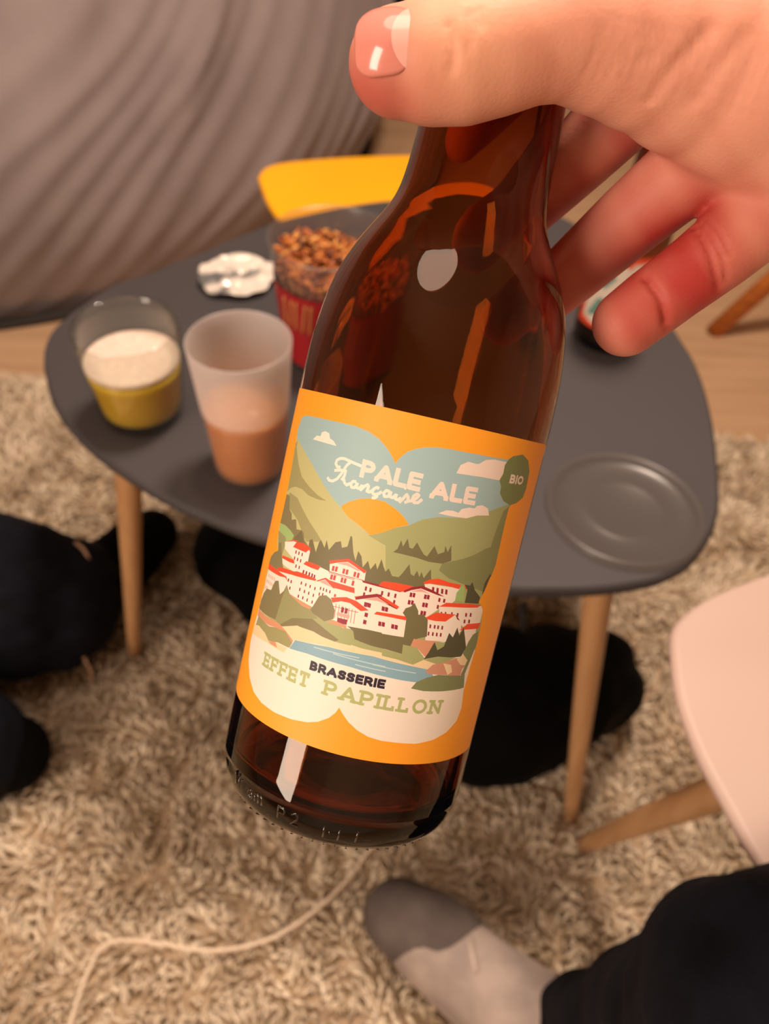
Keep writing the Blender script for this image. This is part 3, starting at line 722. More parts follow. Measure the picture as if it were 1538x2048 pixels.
('ink',0,[-459,1803,-475,1830,-506,1830,-521,1803,-506,1776,-475,1776]),
('ink',0,[-459,1770,-474,1797,-505,1797,-521,1770,-505,1743,-474,1743]),
('ink',0,[-422,1754,-437,1781,-468,1781,-484,1754,-468,1728,-437,1728]),
('ink',0,[-378,1743,-394,1770,-425,1770,-440,1743,-425,1716,-394,1716]),
('ink',0,[-350,1726,-365,1753,-396,1753,-412,1726,-396,1699,-365,1699]),
('ink',0,[-349,1693,-365,1720,-396,1720,-411,1693,-396,1667,-365,1667]),
('ink',0,[-386,1674,-401,1700,-432,1700,-448,1674,-432,1647,-401,1647]),
('ink',0,[-436,1676,-451,1703,-482,1703,-498,1676,-482,1649,-451,1649]),
('ink',0,[-413,1767,-351,1768,-352,1830,-414,1829]),
('ink',0,[-525,1666,-463,1667,-464,1729,-526,1728]),
('ink',0,[-205,1777,-167,1826,-191,1845,-229,1796]),
('ink',0,[-212,1790,-207,1851,-255,1855,-260,1793]),
('ink',0,[-243,1796,-271,1852,-308,1833,-280,1778]),
('ink',0,[-263,1806,-325,1805,-324,1773,-262,1774]),
('ink',0,[-281,1802,-305,1745,-268,1729,-244,1786]),
('ink',0,[-249,1788,-264,1728,-221,1716,-205,1776]),
('ink',0,[-197,1773,-229,1720,-201,1703,-168,1756]),
('ink',0,[-154,1730,-216,1729,-215,1696,-153,1697]),
('ink',0,[-169,1669,-199,1724,-235,1704,-206,1649]),
('ink',0,[-222,1646,-219,1708,-269,1710,-272,1648]),
('ink',0,[-289,1654,-251,1703,-280,1725,-317,1676]),
('ink',0,[-179,1820,-194,1847,-225,1847,-241,1820,-225,1794,-194,1794]),
('ink',0,[-226,1824,-242,1851,-273,1851,-288,1824,-273,1797,-242,1797]),
('ink',0,[-263,1806,-278,1833,-309,1833,-325,1806,-309,1779,-278,1779]),
('ink',0,[-262,1773,-278,1800,-309,1800,-324,1773,-309,1746,-278,1746]),
('ink',0,[-225,1758,-241,1784,-272,1784,-287,1758,-272,1731,-241,1731]),
('ink',0,[-182,1746,-197,1773,-228,1773,-244,1746,-228,1720,-197,1720]),
('ink',0,[-154,1729,-169,1756,-200,1756,-216,1729,-200,1702,-169,1702]),
('ink',0,[-153,1697,-169,1723,-200,1723,-215,1697,-200,1670,-169,1670]),
('ink',0,[-189,1677,-205,1704,-236,1704,-251,1677,-236,1650,-205,1650]),
('ink',0,[-239,1679,-255,1706,-286,1706,-301,1679,-286,1652,-255,1652]),
('ink',0,[-216,1770,-154,1771,-155,1833,-217,1832]),
('ink',0,[-329,1669,-267,1670,-268,1732,-330,1731]),
('ink',0,[9,1797,8,1859,-105,1858,-104,1796]),
('ink',0,[-73,1827,-135,1826,-133,1678,-71,1679]),
('ink',0,[-102,1710,-101,1648,11,1649,10,1711]),
('ink',0,[-73,1827,-89,1853,-120,1853,-135,1827,-120,1800,-89,1800]),
('ink',0,[-71,1679,-86,1705,-117,1705,-133,1679,-117,1652,-86,1652]),
('ink',0,[-103,1784,-102,1722,-3,1723,-4,1785]),
('ink',0,[-22,1797,40,1798,39,1860,-23,1859]),
('ink',0,[-20,1649,42,1650,41,1712,-21,1711]),
('ink',0,[-133,1721,-71,1722,-72,1784,-134,1783]),
('ink',0,[-34,1723,28,1724,27,1786,-35,1785]),
('ink',0,[57,1681,119,1682,117,1830,55,1829]),
('ink',0,[85,1860,86,1798,152,1800,151,1862]),
('ink',0,[159,1861,144,1800,189,1790,203,1850]),
('ink',0,[224,1834,169,1805,184,1776,239,1805]),
('ink',0,[239,1777,184,1804,169,1775,225,1748]),
('ink',0,[205,1731,189,1791,145,1779,161,1719]),
('ink',0,[153,1718,152,1780,87,1779,88,1717]),
('ink',0,[183,1831,167,1857,136,1857,121,1831,136,1804,167,1804]),
('ink',0,[227,1820,212,1847,181,1847,165,1820,181,1793,212,1793]),
('ink',0,[243,1791,227,1818,196,1818,181,1791,196,1764,227,1764]),
('ink',0,[228,1761,213,1788,182,1788,166,1761,182,1734,213,1734]),
('ink',0,[184,1749,168,1776,137,1776,122,1749,137,1722,168,1722]),
('ink',0,[168,1772,127,1726,201,1660,242,1707]),
('ink',0,[58,1650,120,1651,119,1713,57,1712]),
('ink',0,[55,1798,117,1799,116,1861,54,1860]),
('ink',0,[55,1798,117,1799,116,1861,54,1860]),
('ink',0,[57,1717,119,1718,118,1780,56,1779]),
('ink',0,[117,1718,179,1719,178,1781,116,1780]),
('ink',0,[191,1652,253,1653,252,1715,190,1714]),
('ink',0,[269,1684,331,1685,328,1833,266,1832]),
('ink',0,[269,1653,331,1654,330,1716,268,1715]),
('ink',0,[267,1801,329,1802,328,1864,266,1863]),
('ink',0,[488,1805,487,1867,375,1865,376,1803]),
('ink',0,[406,1834,344,1834,346,1686,408,1687]),
('ink',0,[377,1717,378,1655,490,1657,489,1719]),
('ink',0,[406,1834,391,1861,360,1861,344,1834,360,1807,391,1807]),
('ink',0,[408,1686,393,1713,362,1713,346,1686,362,1659,393,1659]),
('ink',0,[376,1791,377,1729,476,1731,475,1793]),
('ink',0,[457,1804,519,1805,518,1867,456,1866]),
('ink',0,[459,1656,521,1657,520,1719,458,1718]),
('ink',0,[346,1729,408,1730,407,1791,345,1791]),
('ink',0,[445,1730,507,1731,506,1793,444,1792]),
('tg',0,[-2371,1461,-2372,1533,-2534,1531,-2533,1459]),
('tg',0,[-2498,1496,-2570,1495,-2566,1227,-2494,1228]),
('tg',0,[-2530,1263,-2529,1191,-2367,1193,-2368,1265]),
('tg',0,[-2498,1495,-2516,1526,-2552,1526,-2570,1495,-2552,1464,-2516,1464]),
('tg',0,[-2494,1227,-2512,1258,-2548,1258,-2566,1227,-2548,1196,-2512,1196]),
('tg',0,[-2532,1397,-2531,1325,-2388,1327,-2389,1399]),
('tg',0,[-2407,1461,-2335,1462,-2336,1534,-2408,1533]),
('tg',0,[-2403,1193,-2331,1194,-2332,1266,-2404,1265]),
('tg',0,[-2567,1325,-2495,1326,-2496,1398,-2568,1397]),
('tg',0,[-2424,1327,-2352,1328,-2353,1400,-2425,1399]),
('tg',0,[-2612,1196,-2447,1198,-2448,1259,-2613,1256]),
('tg',0,[-2616,1464,-2450,1466,-2451,1527,-2617,1524]),
('tg',0,[-2401,1468,-2341,1469,-2342,1527,-2402,1526]),
('tg',0,[-2402,1497,-2341,1498,-2340,1419,-2401,1418]),
('tg',0,[-2398,1200,-2337,1201,-2338,1259,-2398,1258]),
('tg',0,[-2398,1229,-2338,1230,-2339,1309,-2399,1308]),
('tg',0,[-2078,1465,-2079,1537,-2241,1535,-2240,1463]),
('tg',0,[-2205,1500,-2277,1499,-2273,1231,-2201,1232]),
('tg',0,[-2205,1499,-2223,1530,-2259,1530,-2277,1499,-2259,1468,-2223,1468]),
('tg',0,[-2239,1401,-2238,1329,-2101,1331,-2102,1403]),
('tg',0,[-2114,1465,-2042,1466,-2043,1538,-2115,1537]),
('tg',0,[-2272,1195,-2200,1196,-2201,1268,-2273,1267]),
('tg',0,[-2274,1329,-2202,1330,-2203,1402,-2275,1401]),
('tg',0,[-2137,1331,-2065,1332,-2066,1404,-2138,1403]),
('tg',0,[-2319,1200,-2154,1202,-2154,1263,-2320,1260]),
('tg',0,[-2323,1468,-2157,1470,-2158,1531,-2324,1528]),
('tg',0,[-2108,1472,-2048,1473,-2049,1531,-2109,1530]),
('tg',0,[-2109,1501,-2048,1502,-2047,1423,-2108,1422]),
('tg',0,[-1785,1469,-1786,1541,-1948,1539,-1947,1467]),
('tg',0,[-1912,1504,-1984,1503,-1980,1235,-1908,1236]),
('tg',0,[-1912,1503,-1930,1534,-1966,1534,-1984,1503,-1966,1472,-1930,1472]),
('tg',0,[-1946,1405,-1945,1333,-1808,1335,-1809,1407]),
('tg',0,[-1821,1469,-1749,1470,-1750,1542,-1822,1541]),
('tg',0,[-1979,1199,-1907,1200,-1908,1272,-1980,1271]),
('tg',0,[-1981,1333,-1909,1334,-1910,1406,-1982,1405]),
('tg',0,[-1844,1335,-1772,1336,-1773,1408,-1845,1407]),
('tg',0,[-2026,1204,-1861,1206,-1861,1267,-2027,1264]),
('tg',0,[-2030,1472,-1864,1474,-1865,1535,-2031,1532]),
('tg',0,[-1815,1476,-1755,1477,-1756,1535,-1816,1534]),
('tg',0,[-1816,1505,-1755,1506,-1754,1427,-1815,1426]),
('tg',0,[-1492,1474,-1493,1546,-1655,1543,-1654,1471]),
('tg',0,[-1618,1508,-1690,1507,-1687,1239,-1615,1240]),
('tg',0,[-1651,1275,-1650,1203,-1488,1206,-1489,1278]),
('tg',0,[-1618,1507,-1636,1538,-1672,1538,-1690,1507,-1672,1476,-1636,1476]),
('tg',0,[-1615,1239,-1633,1271,-1669,1271,-1687,1239,-1669,1208,-1633,1208]),
('tg',0,[-1653,1409,-1652,1337,-1509,1339,-1510,1411]),
('tg',0,[-1528,1473,-1456,1474,-1457,1546,-1529,1545]),
('tg',0,[-1524,1205,-1452,1206,-1453,1278,-1525,1277]),
('tg',0,[-1688,1337,-1616,1338,-1617,1410,-1689,1409]),
('tg',0,[-1545,1339,-1473,1340,-1474,1412,-1546,1411]),
('tg',0,[-1733,1208,-1568,1210,-1568,1271,-1734,1268]),
('tg',0,[-1737,1476,-1571,1478,-1572,1539,-1738,1536]),
('tg',0,[-1522,1480,-1462,1481,-1463,1539,-1523,1538]),
('tg',0,[-1523,1509,-1462,1510,-1461,1431,-1522,1430]),
('tg',0,[-1519,1212,-1458,1213,-1459,1271,-1519,1270]),
('tg',0,[-1519,1241,-1458,1242,-1460,1321,-1520,1320]),
('tg',0,[-1362,1547,-1361,1475,-1174,1478,-1175,1550]),
('tg',0,[-1232,1513,-1304,1512,-1300,1244,-1228,1245]),
('tg',0,[-1397,1475,-1325,1476,-1326,1548,-1398,1547]),
('tg',0,[-1210,1477,-1138,1478,-1139,1550,-1211,1549]),
('tg',0,[-1303,1476,-1231,1477,-1232,1549,-1304,1548]),
('tg',0,[-1300,1208,-1228,1209,-1229,1281,-1301,1280]),
('tg',0,[-1347,1213,-1181,1216,-1182,1276,-1347,1274]),
('tg',0,[-1391,1482,-1331,1483,-1332,1541,-1392,1540]),
('tg',0,[-1392,1511,-1331,1512,-1330,1433,-1391,1432]),
('tg',0,[-1204,1485,-1144,1486,-1145,1543,-1205,1542]),
('tg',0,[-1205,1514,-1144,1514,-1143,1435,-1204,1434]),
('tg',0,[-760,1239,-688,1239,-686,1507,-758,1507]),
('tg',0,[-722,1543,-722,1471,-606,1470,-605,1542]),
('tg',0,[-595,1541,-615,1471,-542,1450,-522,1519]),
('tg',0,[-500,1500,-565,1469,-539,1416,-474,1447]),
('tg',0,[-475,1416,-539,1448,-565,1395,-501,1363]),
('tg',0,[-524,1344,-543,1413,-616,1393,-597,1324]),
('tg',0,[-606,1323,-606,1395,-723,1395,-723,1323]),
('tg',0,[-569,1506,-587,1537,-623,1537,-641,1506,-623,1475,-587,1475]),
('tg',0,[-496,1485,-514,1516,-550,1516,-568,1485,-550,1454,-514,1454]),
('tg',0,[-471,1432,-489,1463,-525,1463,-543,1432,-525,1400,-489,1400]),
('tg',0,[-497,1379,-515,1410,-551,1410,-569,1379,-551,1348,-515,1348]),
('tg',0,[-570,1359,-588,1390,-624,1390,-642,1359,-624,1327,-588,1327]),
('tg',0,[-760,1203,-688,1203,-688,1275,-760,1275]),
('tg',0,[-758,1471,-686,1471,-686,1543,-758,1543]),
('tg',0,[-758,1471,-686,1471,-686,1543,-758,1543]),
('tg',0,[-759,1324,-687,1323,-687,1395,-759,1396]),
('tg',0,[-807,1209,-641,1208,-641,1268,-806,1270]),
('tg',0,[-805,1477,-639,1476,-639,1536,-805,1538]),
('tg',0,[-382,1254,-318,1219,-173,1486,-236,1521]),
('tg',0,[-173,1520,-236,1487,-94,1218,-31,1251]),
('tg',0,[-169,1503,-187,1535,-223,1535,-241,1503,-223,1472,-187,1472]),
('tg',0,[-292,1352,-292,1280,-120,1279,-119,1351]),
('tg',0,[-386,1201,-314,1200,-314,1272,-386,1273]),
('tg',0,[-99,1199,-27,1198,-26,1270,-98,1271]),
('tg',0,[-328,1281,-256,1280,-256,1352,-328,1353]),
('tg',0,[-156,1279,-84,1279,-83,1351,-155,1351]),
('tg',0,[-433,1207,-267,1206,-267,1266,-433,1267]),
('tg',0,[-146,1205,20,1204,20,1264,-145,1265]),
('tg',0,[52,1234,124,1233,126,1501,54,1502]),
('tg',0,[90,1537,90,1465,207,1465,207,1537]),
('tg',0,[217,1535,197,1466,270,1445,290,1514]),
('tg',0,[312,1495,247,1464,273,1411,338,1442]),
('tg',0,[338,1410,273,1442,247,1389,311,1358]),
('tg',0,[289,1339,269,1408,196,1388,216,1319]),
('tg',0,[206,1317,206,1389,89,1390,89,1318]),
('tg',0,[243,1501,225,1532,189,1532,171,1501,189,1470,225,1470]),
('tg',0,[316,1480,298,1511,262,1511,244,1480,262,1448,298,1448]),
('tg',0,[341,1426,323,1458,287,1458,269,1426,287,1395,323,1395]),
('tg',0,[315,1373,297,1405,261,1405,243,1373,261,1342,297,1342]),
('tg',0,[242,1353,224,1385,188,1385,170,1353,188,1322,224,1322]),
('tg',0,[52,1198,124,1197,125,1269,53,1270]),
('tg',0,[54,1466,126,1465,126,1537,54,1538]),
('tg',0,[54,1466,126,1465,126,1537,54,1538]),
('tg',0,[53,1318,125,1318,125,1390,53,1390]),
('tg',0,[5,1204,171,1203,171,1263,6,1264]),
('tg',0,[7,1472,173,1471,173,1531,8,1532]),
('tg',0,[426,1231,498,1231,500,1499,428,1499]),
('tg',0,[426,1195,498,1195,498,1267,426,1267]),
('tg',0,[428,1463,500,1463,500,1535,428,1535]),
('tg',0,[379,1201,545,1200,545,1261,380,1262]),
('tg',0,[381,1469,546,1468,547,1529,381,1530]),
('tg',0,[651,1498,579,1498,577,1230,649,1230]),
('tg',0,[613,1266,613,1194,793,1193,793,1265]),
('tg',0,[649,1230,631,1261,595,1261,577,1230,595,1199,631,1199]),
('tg',0,[579,1462,651,1462,651,1534,579,1534]),
('tg',0,[757,1193,829,1193,829,1265,757,1265]),
('tg',0,[530,1200,696,1199,696,1260,530,1261]),
('tg',0,[532,1468,697,1467,698,1528,532,1529]),
('tg',0,[762,1200,823,1200,823,1258,763,1258]),
('tg',0,[763,1229,823,1229,824,1308,763,1308]),
('tg',0,[981,1496,909,1496,908,1228,980,1228]),
('tg',0,[944,1264,943,1192,1123,1191,1124,1263]),
('tg',0,[980,1228,962,1259,926,1259,908,1228,926,1197,962,1197]),
('tg',0,[909,1460,981,1460,982,1532,910,1532]),
('tg',0,[1087,1191,1159,1191,1160,1263,1088,1263]),
('tg',0,[861,1198,1026,1197,1027,1258,861,1259]),
('tg',0,[862,1466,1028,1465,1028,1526,863,1527]),
('tg',0,[1093,1198,1153,1198,1154,1255,1093,1256]),
('tg',0,[1093,1227,1154,1227,1154,1306,1094,1306]),
('tg',0,[1527,1351,1598,1365,1587,1417,1517,1402]),
('tg',0,[1523,1389,1582,1430,1551,1474,1492,1432]),
('tg',0,[1502,1423,1540,1483,1494,1513,1456,1452]),
('tg',0,[1468,1447,1482,1518,1427,1528,1413,1458]),
('tg',0,[1426,1457,1414,1528,1358,1518,1371,1448]),
('tg',0,[1384,1452,1346,1514,1299,1485,1337,1424]),
('tg',0,[1347,1433,1289,1475,1257,1432,1316,1390]),
('tg',0,[1322,1403,1251,1419,1240,1368,1310,1352]),
('tg',0,[1310,1367,1240,1353,1251,1301,1321,1316]),
('tg',0,[1315,1329,1256,1288,1287,1244,1346,1286]),
('tg',0,[1336,1295,1297,1234,1344,1205,1382,1266]),
('tg',0,[1370,1271,1356,1200,1411,1190,1425,1260]),
('tg',0,[1412,1260,1424,1189,1480,1199,1467,1270]),
('tg',0,[1454,1265,1492,1204,1539,1233,1501,1294]),
('tg',0,[1491,1285,1549,1242,1581,1286,1522,1328]),
('tg',0,[1516,1314,1587,1299,1598,1350,1528,1366]),
('tg',0,[1588,1409,1570,1440,1534,1440,1516,1409,1534,1378,1570,1378]),
('tg',0,[1557,1453,1539,1484,1503,1484,1485,1453,1503,1422,1539,1422]),
('tg',0,[1511,1482,1493,1513,1457,1513,1439,1482,1457,1451,1493,1451]),
('tg',0,[1456,1493,1438,1524,1402,1524,1384,1493,1402,1462,1438,1462]),
('tg',0,[1401,1483,1383,1514,1347,1514,1329,1483,1347,1452,1383,1452]),
('tg',0,[1354,1454,1336,1485,1300,1485,1282,1454,1300,1423,1336,1423]),
('tg',0,[1322,1411,1304,1442,1268,1442,1250,1411,1268,1380,1304,1380]),
('tg',0,[1311,1360,1293,1391,1257,1391,1239,1360,1257,1329,1293,1329]),
('tg',0,[1322,1308,1304,1340,1268,1340,1250,1308,1268,1277,1304,1277]),
('tg',0,[1353,1265,1335,1296,1299,1296,1281,1265,1299,1234,1335,1234]),
('tg',0,[1399,1235,1381,1267,1345,1267,1327,1235,1345,1204,1381,1204]),
('tg',0,[1454,1225,1436,1256,1400,1256,1382,1225,1400,1194,1436,1194]),
('tg',0,[1509,1235,1491,1266,1455,1266,1437,1235,1455,1204,1491,1204]),
('tg',0,[1556,1263,1538,1295,1502,1295,1484,1263,1502,1232,1538,1232]),
('tg',0,[1587,1307,1569,1338,1533,1338,1515,1307,1533,1276,1569,1276]),
('tg',0,[1526,1322,1598,1322,1599,1394,1527,1394]),
('tg',0,[1526,1322,1598,1322,1599,1394,1527,1394]),
('tg',0,[1677,1223,1749,1223,1751,1491,1679,1491]),
('tg',0,[1742,1515,1687,1467,1923,1198,1977,1245]),
('tg',0,[1914,1222,1986,1221,1988,1489,1916,1490]),
('tg',0,[1751,1491,1733,1522,1697,1522,1679,1491,1697,1460,1733,1460]),
('tg',0,[1986,1221,1968,1253,1932,1253,1914,1221,1932,1190,1968,1190]),
('tg',0,[1677,1187,1749,1187,1749,1259,1677,1259]),
('tg',0,[1915,1454,1987,1453,1988,1525,1916,1526]),
('tg',0,[1630,1193,1795,1192,1796,1253,1630,1254]),
('tg',0,[1632,1461,1797,1460,1798,1521,1632,1522]),
('tg',0,[1869,1460,2034,1459,2035,1519,1869,1520]),
('tx',1,[2380,6545,2430,6545,2430,6695,2380,6695]),
('tx',1,[2405,6720,2405,6670,2474,6670,2473,6720]),
('tx',1,[2479,6720,2468,6671,2512,6661,2523,6709]),
('tx',1,[2539,6697,2496,6672,2511,6646,2555,6670]),
('tx',1,[2555,6646,2511,6670,2496,6643,2539,6619]),
('tx',1,[2524,6607,2512,6655,2468,6645,2480,6596]),
('tx',1,[2474,6595,2474,6645,2405,6645,2405,6595]),
('tx',1,[2499,6695,2486,6717,2461,6717,2449,6695,2461,6674,2486,6674]),
('tx',1,[2542,6685,2530,6707,2505,6707,2492,6685,2505,6663,2530,6663]),
('tx',1,[2558,6658,2545,6680,2520,6680,2508,6658,2520,6636,2545,6636]),
('tx',1,[2543,6631,2530,6653,2505,6653,2493,6631,2505,6609,2530,6609]),
('tx',1,[2499,6620,2486,6642,2461,6642,2449,6620,2461,6599,2486,6599]),
('tx',1,[2405,6645,2405,6595,2488,6595,2488,6645]),
('tx',1,[2494,6645,2482,6596,2524,6586,2536,6634]),
('tx',1,[2551,6623,2509,6597,2526,6570,2569,6596]),
('tx',1,[2569,6570,2526,6596,2509,6569,2552,6543]),
('tx',1,[2537,6532,2524,6580,2482,6570,2494,6521]),
('tx',1,[2488,6520,2488,6570,2405,6570,2405,6520]),
('tx',1,[2513,6620,2501,6642,2476,6642,2463,6620,2476,6599,2501,6599]),
('tx',1,[2555,6610,2543,6632,2518,6632,2505,6610,2518,6588,2543,6588]),
('tx',1,[2572,6583,2560,6605,2535,6605,2522,6583,2535,6561,2560,6561]),
('tx',1,[2556,6556,2543,6578,2518,6578,2506,6556,2518,6534,2543,6534]),
('tx',1,[2513,6545,2501,6567,2476,6567,2463,6545,2476,6524,2501,6524]),
('tx',1,[2380,6520,2430,6520,2430,6570,2380,6570]),
('tx',1,[2380,6670,2430,6670,2430,6720,2380,6720]),
('tx',1,[2380,6670,2430,6670,2430,6720,2380,6720]),
('tx',1,[2380,6595,2430,6595,2430,6645,2380,6645]),
('tx',1,[2380,6595,2430,6595,2430,6645,2380,6645]),
('tx',1,[2380,6520,2430,6520,2430,6570,2380,6570]),
('tx',1,[2594,6546,2644,6546,2643,6696,2593,6696]),
('tx',1,[2594,6521,2644,6521,2644,6571,2594,6571]),
('tx',1,[2593,6671,2643,6671,2643,6721,2593,6721]),
('tx',1,[2855,6616,2904,6628,2896,6657,2848,6644]),
('tx',1,[2853,6634,2891,6667,2871,6691,2832,6659]),
('tx',1,[2840,6653,2863,6697,2832,6713,2809,6669]),
('tx',1,[2817,6666,2824,6716,2788,6721,2781,6672]),
('tx',1,[2788,6672,2780,6721,2744,6715,2752,6666]),
('tx',1,[2760,6669,2736,6713,2706,6696,2729,6652]),
('tx',1,[2736,6658,2698,6690,2678,6666,2716,6634]),
('tx',1,[2721,6644,2673,6656,2665,6627,2714,6615]),
('tx',1,[2714,6627,2665,6615,2673,6586,2721,6599]),
('tx',1,[2716,6609,2678,6576,2699,6552,2737,6584]),
('tx',1,[2729,6590,2706,6546,2737,6530,2760,6574]),
('tx',1,[2752,6577,2745,6527,2781,6522,2789,6571]),
('tx',1,[2781,6571,2789,6522,2825,6528,2817,6577]),
('tx',1,[2809,6574,2833,6530,2864,6547,2840,6591]),
('tx',1,[2833,6585,2871,6553,2892,6577,2853,6609]),
('tx',1,[2848,6599,2897,6587,2904,6616,2855,6628]),
('tx',1,[2897,6650,2885,6672,2860,6672,2847,6650,2860,6629,2885,6629]),
('tx',1,[2877,6675,2864,6696,2839,6696,2827,6675,2839,6653,2864,6653]),
('tx',1,[2846,6691,2833,6713,2808,6713,2796,6691,2808,6669,2833,6669]),
('tx',1,[2809,6696,2797,6718,2772,6718,2759,6696,2772,6675,2797,6675]),
('tx',1,[2773,6691,2761,6712,2736,6712,2723,6691,2736,6669,2761,6669]),
('tx',1,[2742,6674,2730,6696,2705,6696,2692,6674,2705,6653,2730,6653]),
('tx',1,[2722,6650,2709,6671,2684,6671,2672,6650,2684,6628,2709,6628]),
('tx',1,[2715,6621,2702,6643,2677,6643,2665,6621,2677,6599,2702,6599]),
('tx',1,[2722,6592,2710,6614,2685,6614,2672,6592,2685,6571,2710,6571]),
('tx',1,[2743,6568,2730,6590,2705,6590,2693,6568,2705,6546,2730,6546]),
('tx',1,[2774,6552,2761,6574,2736,6574,2724,6552,2736,6530,2761,6530]),
('tx',1,[2810,6546,2797,6568,2772,6568,2760,6546,2772,6525,2797,6525]),
('tx',1,[2846,6552,2834,6574,2809,6574,2796,6552,2809,6531,2834,6531]),
('tx',1,[2877,6569,2864,6590,2839,6590,2827,6569,2839,6547,2864,6547]),
('tx',1,[2897,6593,2885,6615,2860,6615,2847,6593,2860,6571,2885,6571]),
('tx',1,[2855,6597,2905,6597,2904,6647,2854,6647]),
('tx',1,[2855,6597,2905,6597,2904,6647,2854,6647]),
]

# ------------------------------------------------------------------ the room
def box(x0, x1, y0, y1, z0, z1):
    bm = bmesh.new(); bmesh.ops.create_cube(bm, size=1)
    for v in bm.verts: v.co = Vector(((x0+x1)/2+v.co.x*(x1-x0), (y0+y1)/2+v.co.y*(y1-y0), (z0+z1)/2+v.co.z*(z1-z0)))
    return bm
wall_m = noise_color(mat('painted_plaster', rough=.8), (212, 196, 176), (220, 205, 186), 3)
floor_m = noise_color(mat('light_laminate', rough=.38), (176, 142, 110), (190, 156, 122), 4, 5, .05, stretch=(1, 9, 1))
RX0, RX1, RY0, RY1, RH = -2.9, 2.6, -1.7, 4.0, 2.5
struct(obj('floor', box(RX0, RX1, RY0, RY1, -.05, 0), floor_m, smooth=False))
struct(obj('ceiling', box(RX0, RX1, RY0, RY1, RH, RH+.05), wall_m, smooth=False))
struct(obj('wall_left', box(RX0-.1, RX0, RY0, RY1, 0, RH), wall_m, smooth=False))
struct(obj('wall_right', box(RX1, RX1+.1, RY0, RY1, 0, RH), wall_m, smooth=False))
struct(obj('wall_back', box(RX0-.1, RX1+.1, RY1, RY1+.1, 0, RH), wall_m, smooth=False))
struct(obj('wall_front', box(RX0-.1, RX1+.1, RY0-.1, RY0, 0, RH), wall_m, smooth=False))

# ------------------------------------------------------------------ rug
rx0, rx1, ry0, ry1 = -1.05, 1.25, -.75, 1.02
rug_m = noise_color(mat('rug_backing', rough=.95), (176, 152, 124), (200, 176, 146), 60)
bm = box(rx0, rx1, ry0, ry1, 0, .007)
for v in bm.verts:
    if v.co.y > 0: v.co.y += -.035*(v.co.x+.0)      # far edge slightly askew
rug = tag(obj('rug', bm, rug_m, smooth=False), 'beige and brown shaggy rug under the grey coffee table', 'rug')
sp = .0058; gx, gy = np.meshgrid(np.arange(rx0+.004, rx1-.004, sp), np.arange(ry0+.004, ry1-.004, sp)); N = gx.size
px = gx.ravel()+rng.uniform(-.45, .45, N)*sp; py = gy.ravel()+rng.uniform(-.45, .45, N)*sp
keep = py < ry1-.006-.035*px; px, py = px[keep], py[keep]; N = len(px)
def vnoise(x, y, s, seed):
    r = np.random.default_rng(seed); T = r.random((512, 512)); X = x/s+100; Y = y/s+100
    i = np.floor(X).astype(int); j = np.floor(Y).astype(int); fx = X-i; fy = Y-j; fx = fx*fx*(3-2*fx); fy = fy*fy*(3-2*fy)
    i %= 511; j %= 511
    return (T[i, j]*(1-fx)+T[i+1, j]*fx)*(1-fy)+(T[i, j+1]*(1-fx)+T[i+1, j+1]*fx)*fy
ang = 6.3*vnoise(px, py, .045, 1)*2+rng.uniform(-1.1, 1.1, N); lean = rng.uniform(.006, .019, N)
hgt = .012+.010*vnoise(px, py, .02, 2)+rng.uniform(-.002, .003, N); w = rng.uniform(.0017, .0027, N)
dx, dy = np.cos(ang)*lean, np.sin(ang)*lean; rot = rng.uniform(0, 6.28, N)
V = np.zeros((N, 7, 3), np.float32)
for k in range(3):
    a = rot+2.094*k
    V[:, k] = np.stack([px+np.cos(a)*w*.7, py+np.sin(a)*w*.7, np.full(N, .006)], 1)
    V[:, 3+k] = np.stack([px+dx*.45+np.cos(a)*w, py+dy*.45+np.sin(a)*w, .006+hgt*.65], 1)
V[:, 6] = np.stack([px+dx, py+dy, .006+hgt], 1)
tri = np.array([(0, 1, 4), (0, 4, 3), (1, 2, 5), (1, 5, 4), (2, 0, 3), (2, 3, 5), (3, 4, 6), (4, 5, 6), (5, 3, 6)])
F = (np.arange(N)[:, None, None]*7+tri[None]).reshape(-1, 3)
me = fast_mesh('pile', V.reshape(-1, 3), F)
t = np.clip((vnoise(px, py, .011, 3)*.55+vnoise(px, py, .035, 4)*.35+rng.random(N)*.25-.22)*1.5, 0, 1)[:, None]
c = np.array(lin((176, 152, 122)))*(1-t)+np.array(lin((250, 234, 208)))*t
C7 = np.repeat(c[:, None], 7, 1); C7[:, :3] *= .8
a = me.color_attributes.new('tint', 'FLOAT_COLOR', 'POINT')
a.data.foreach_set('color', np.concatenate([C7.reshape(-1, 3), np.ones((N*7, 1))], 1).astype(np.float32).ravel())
pile = obj('pile', me, attr_color(mat('rug_yarn', rough=.9)), rug); pile['kind'] = 'stuff'

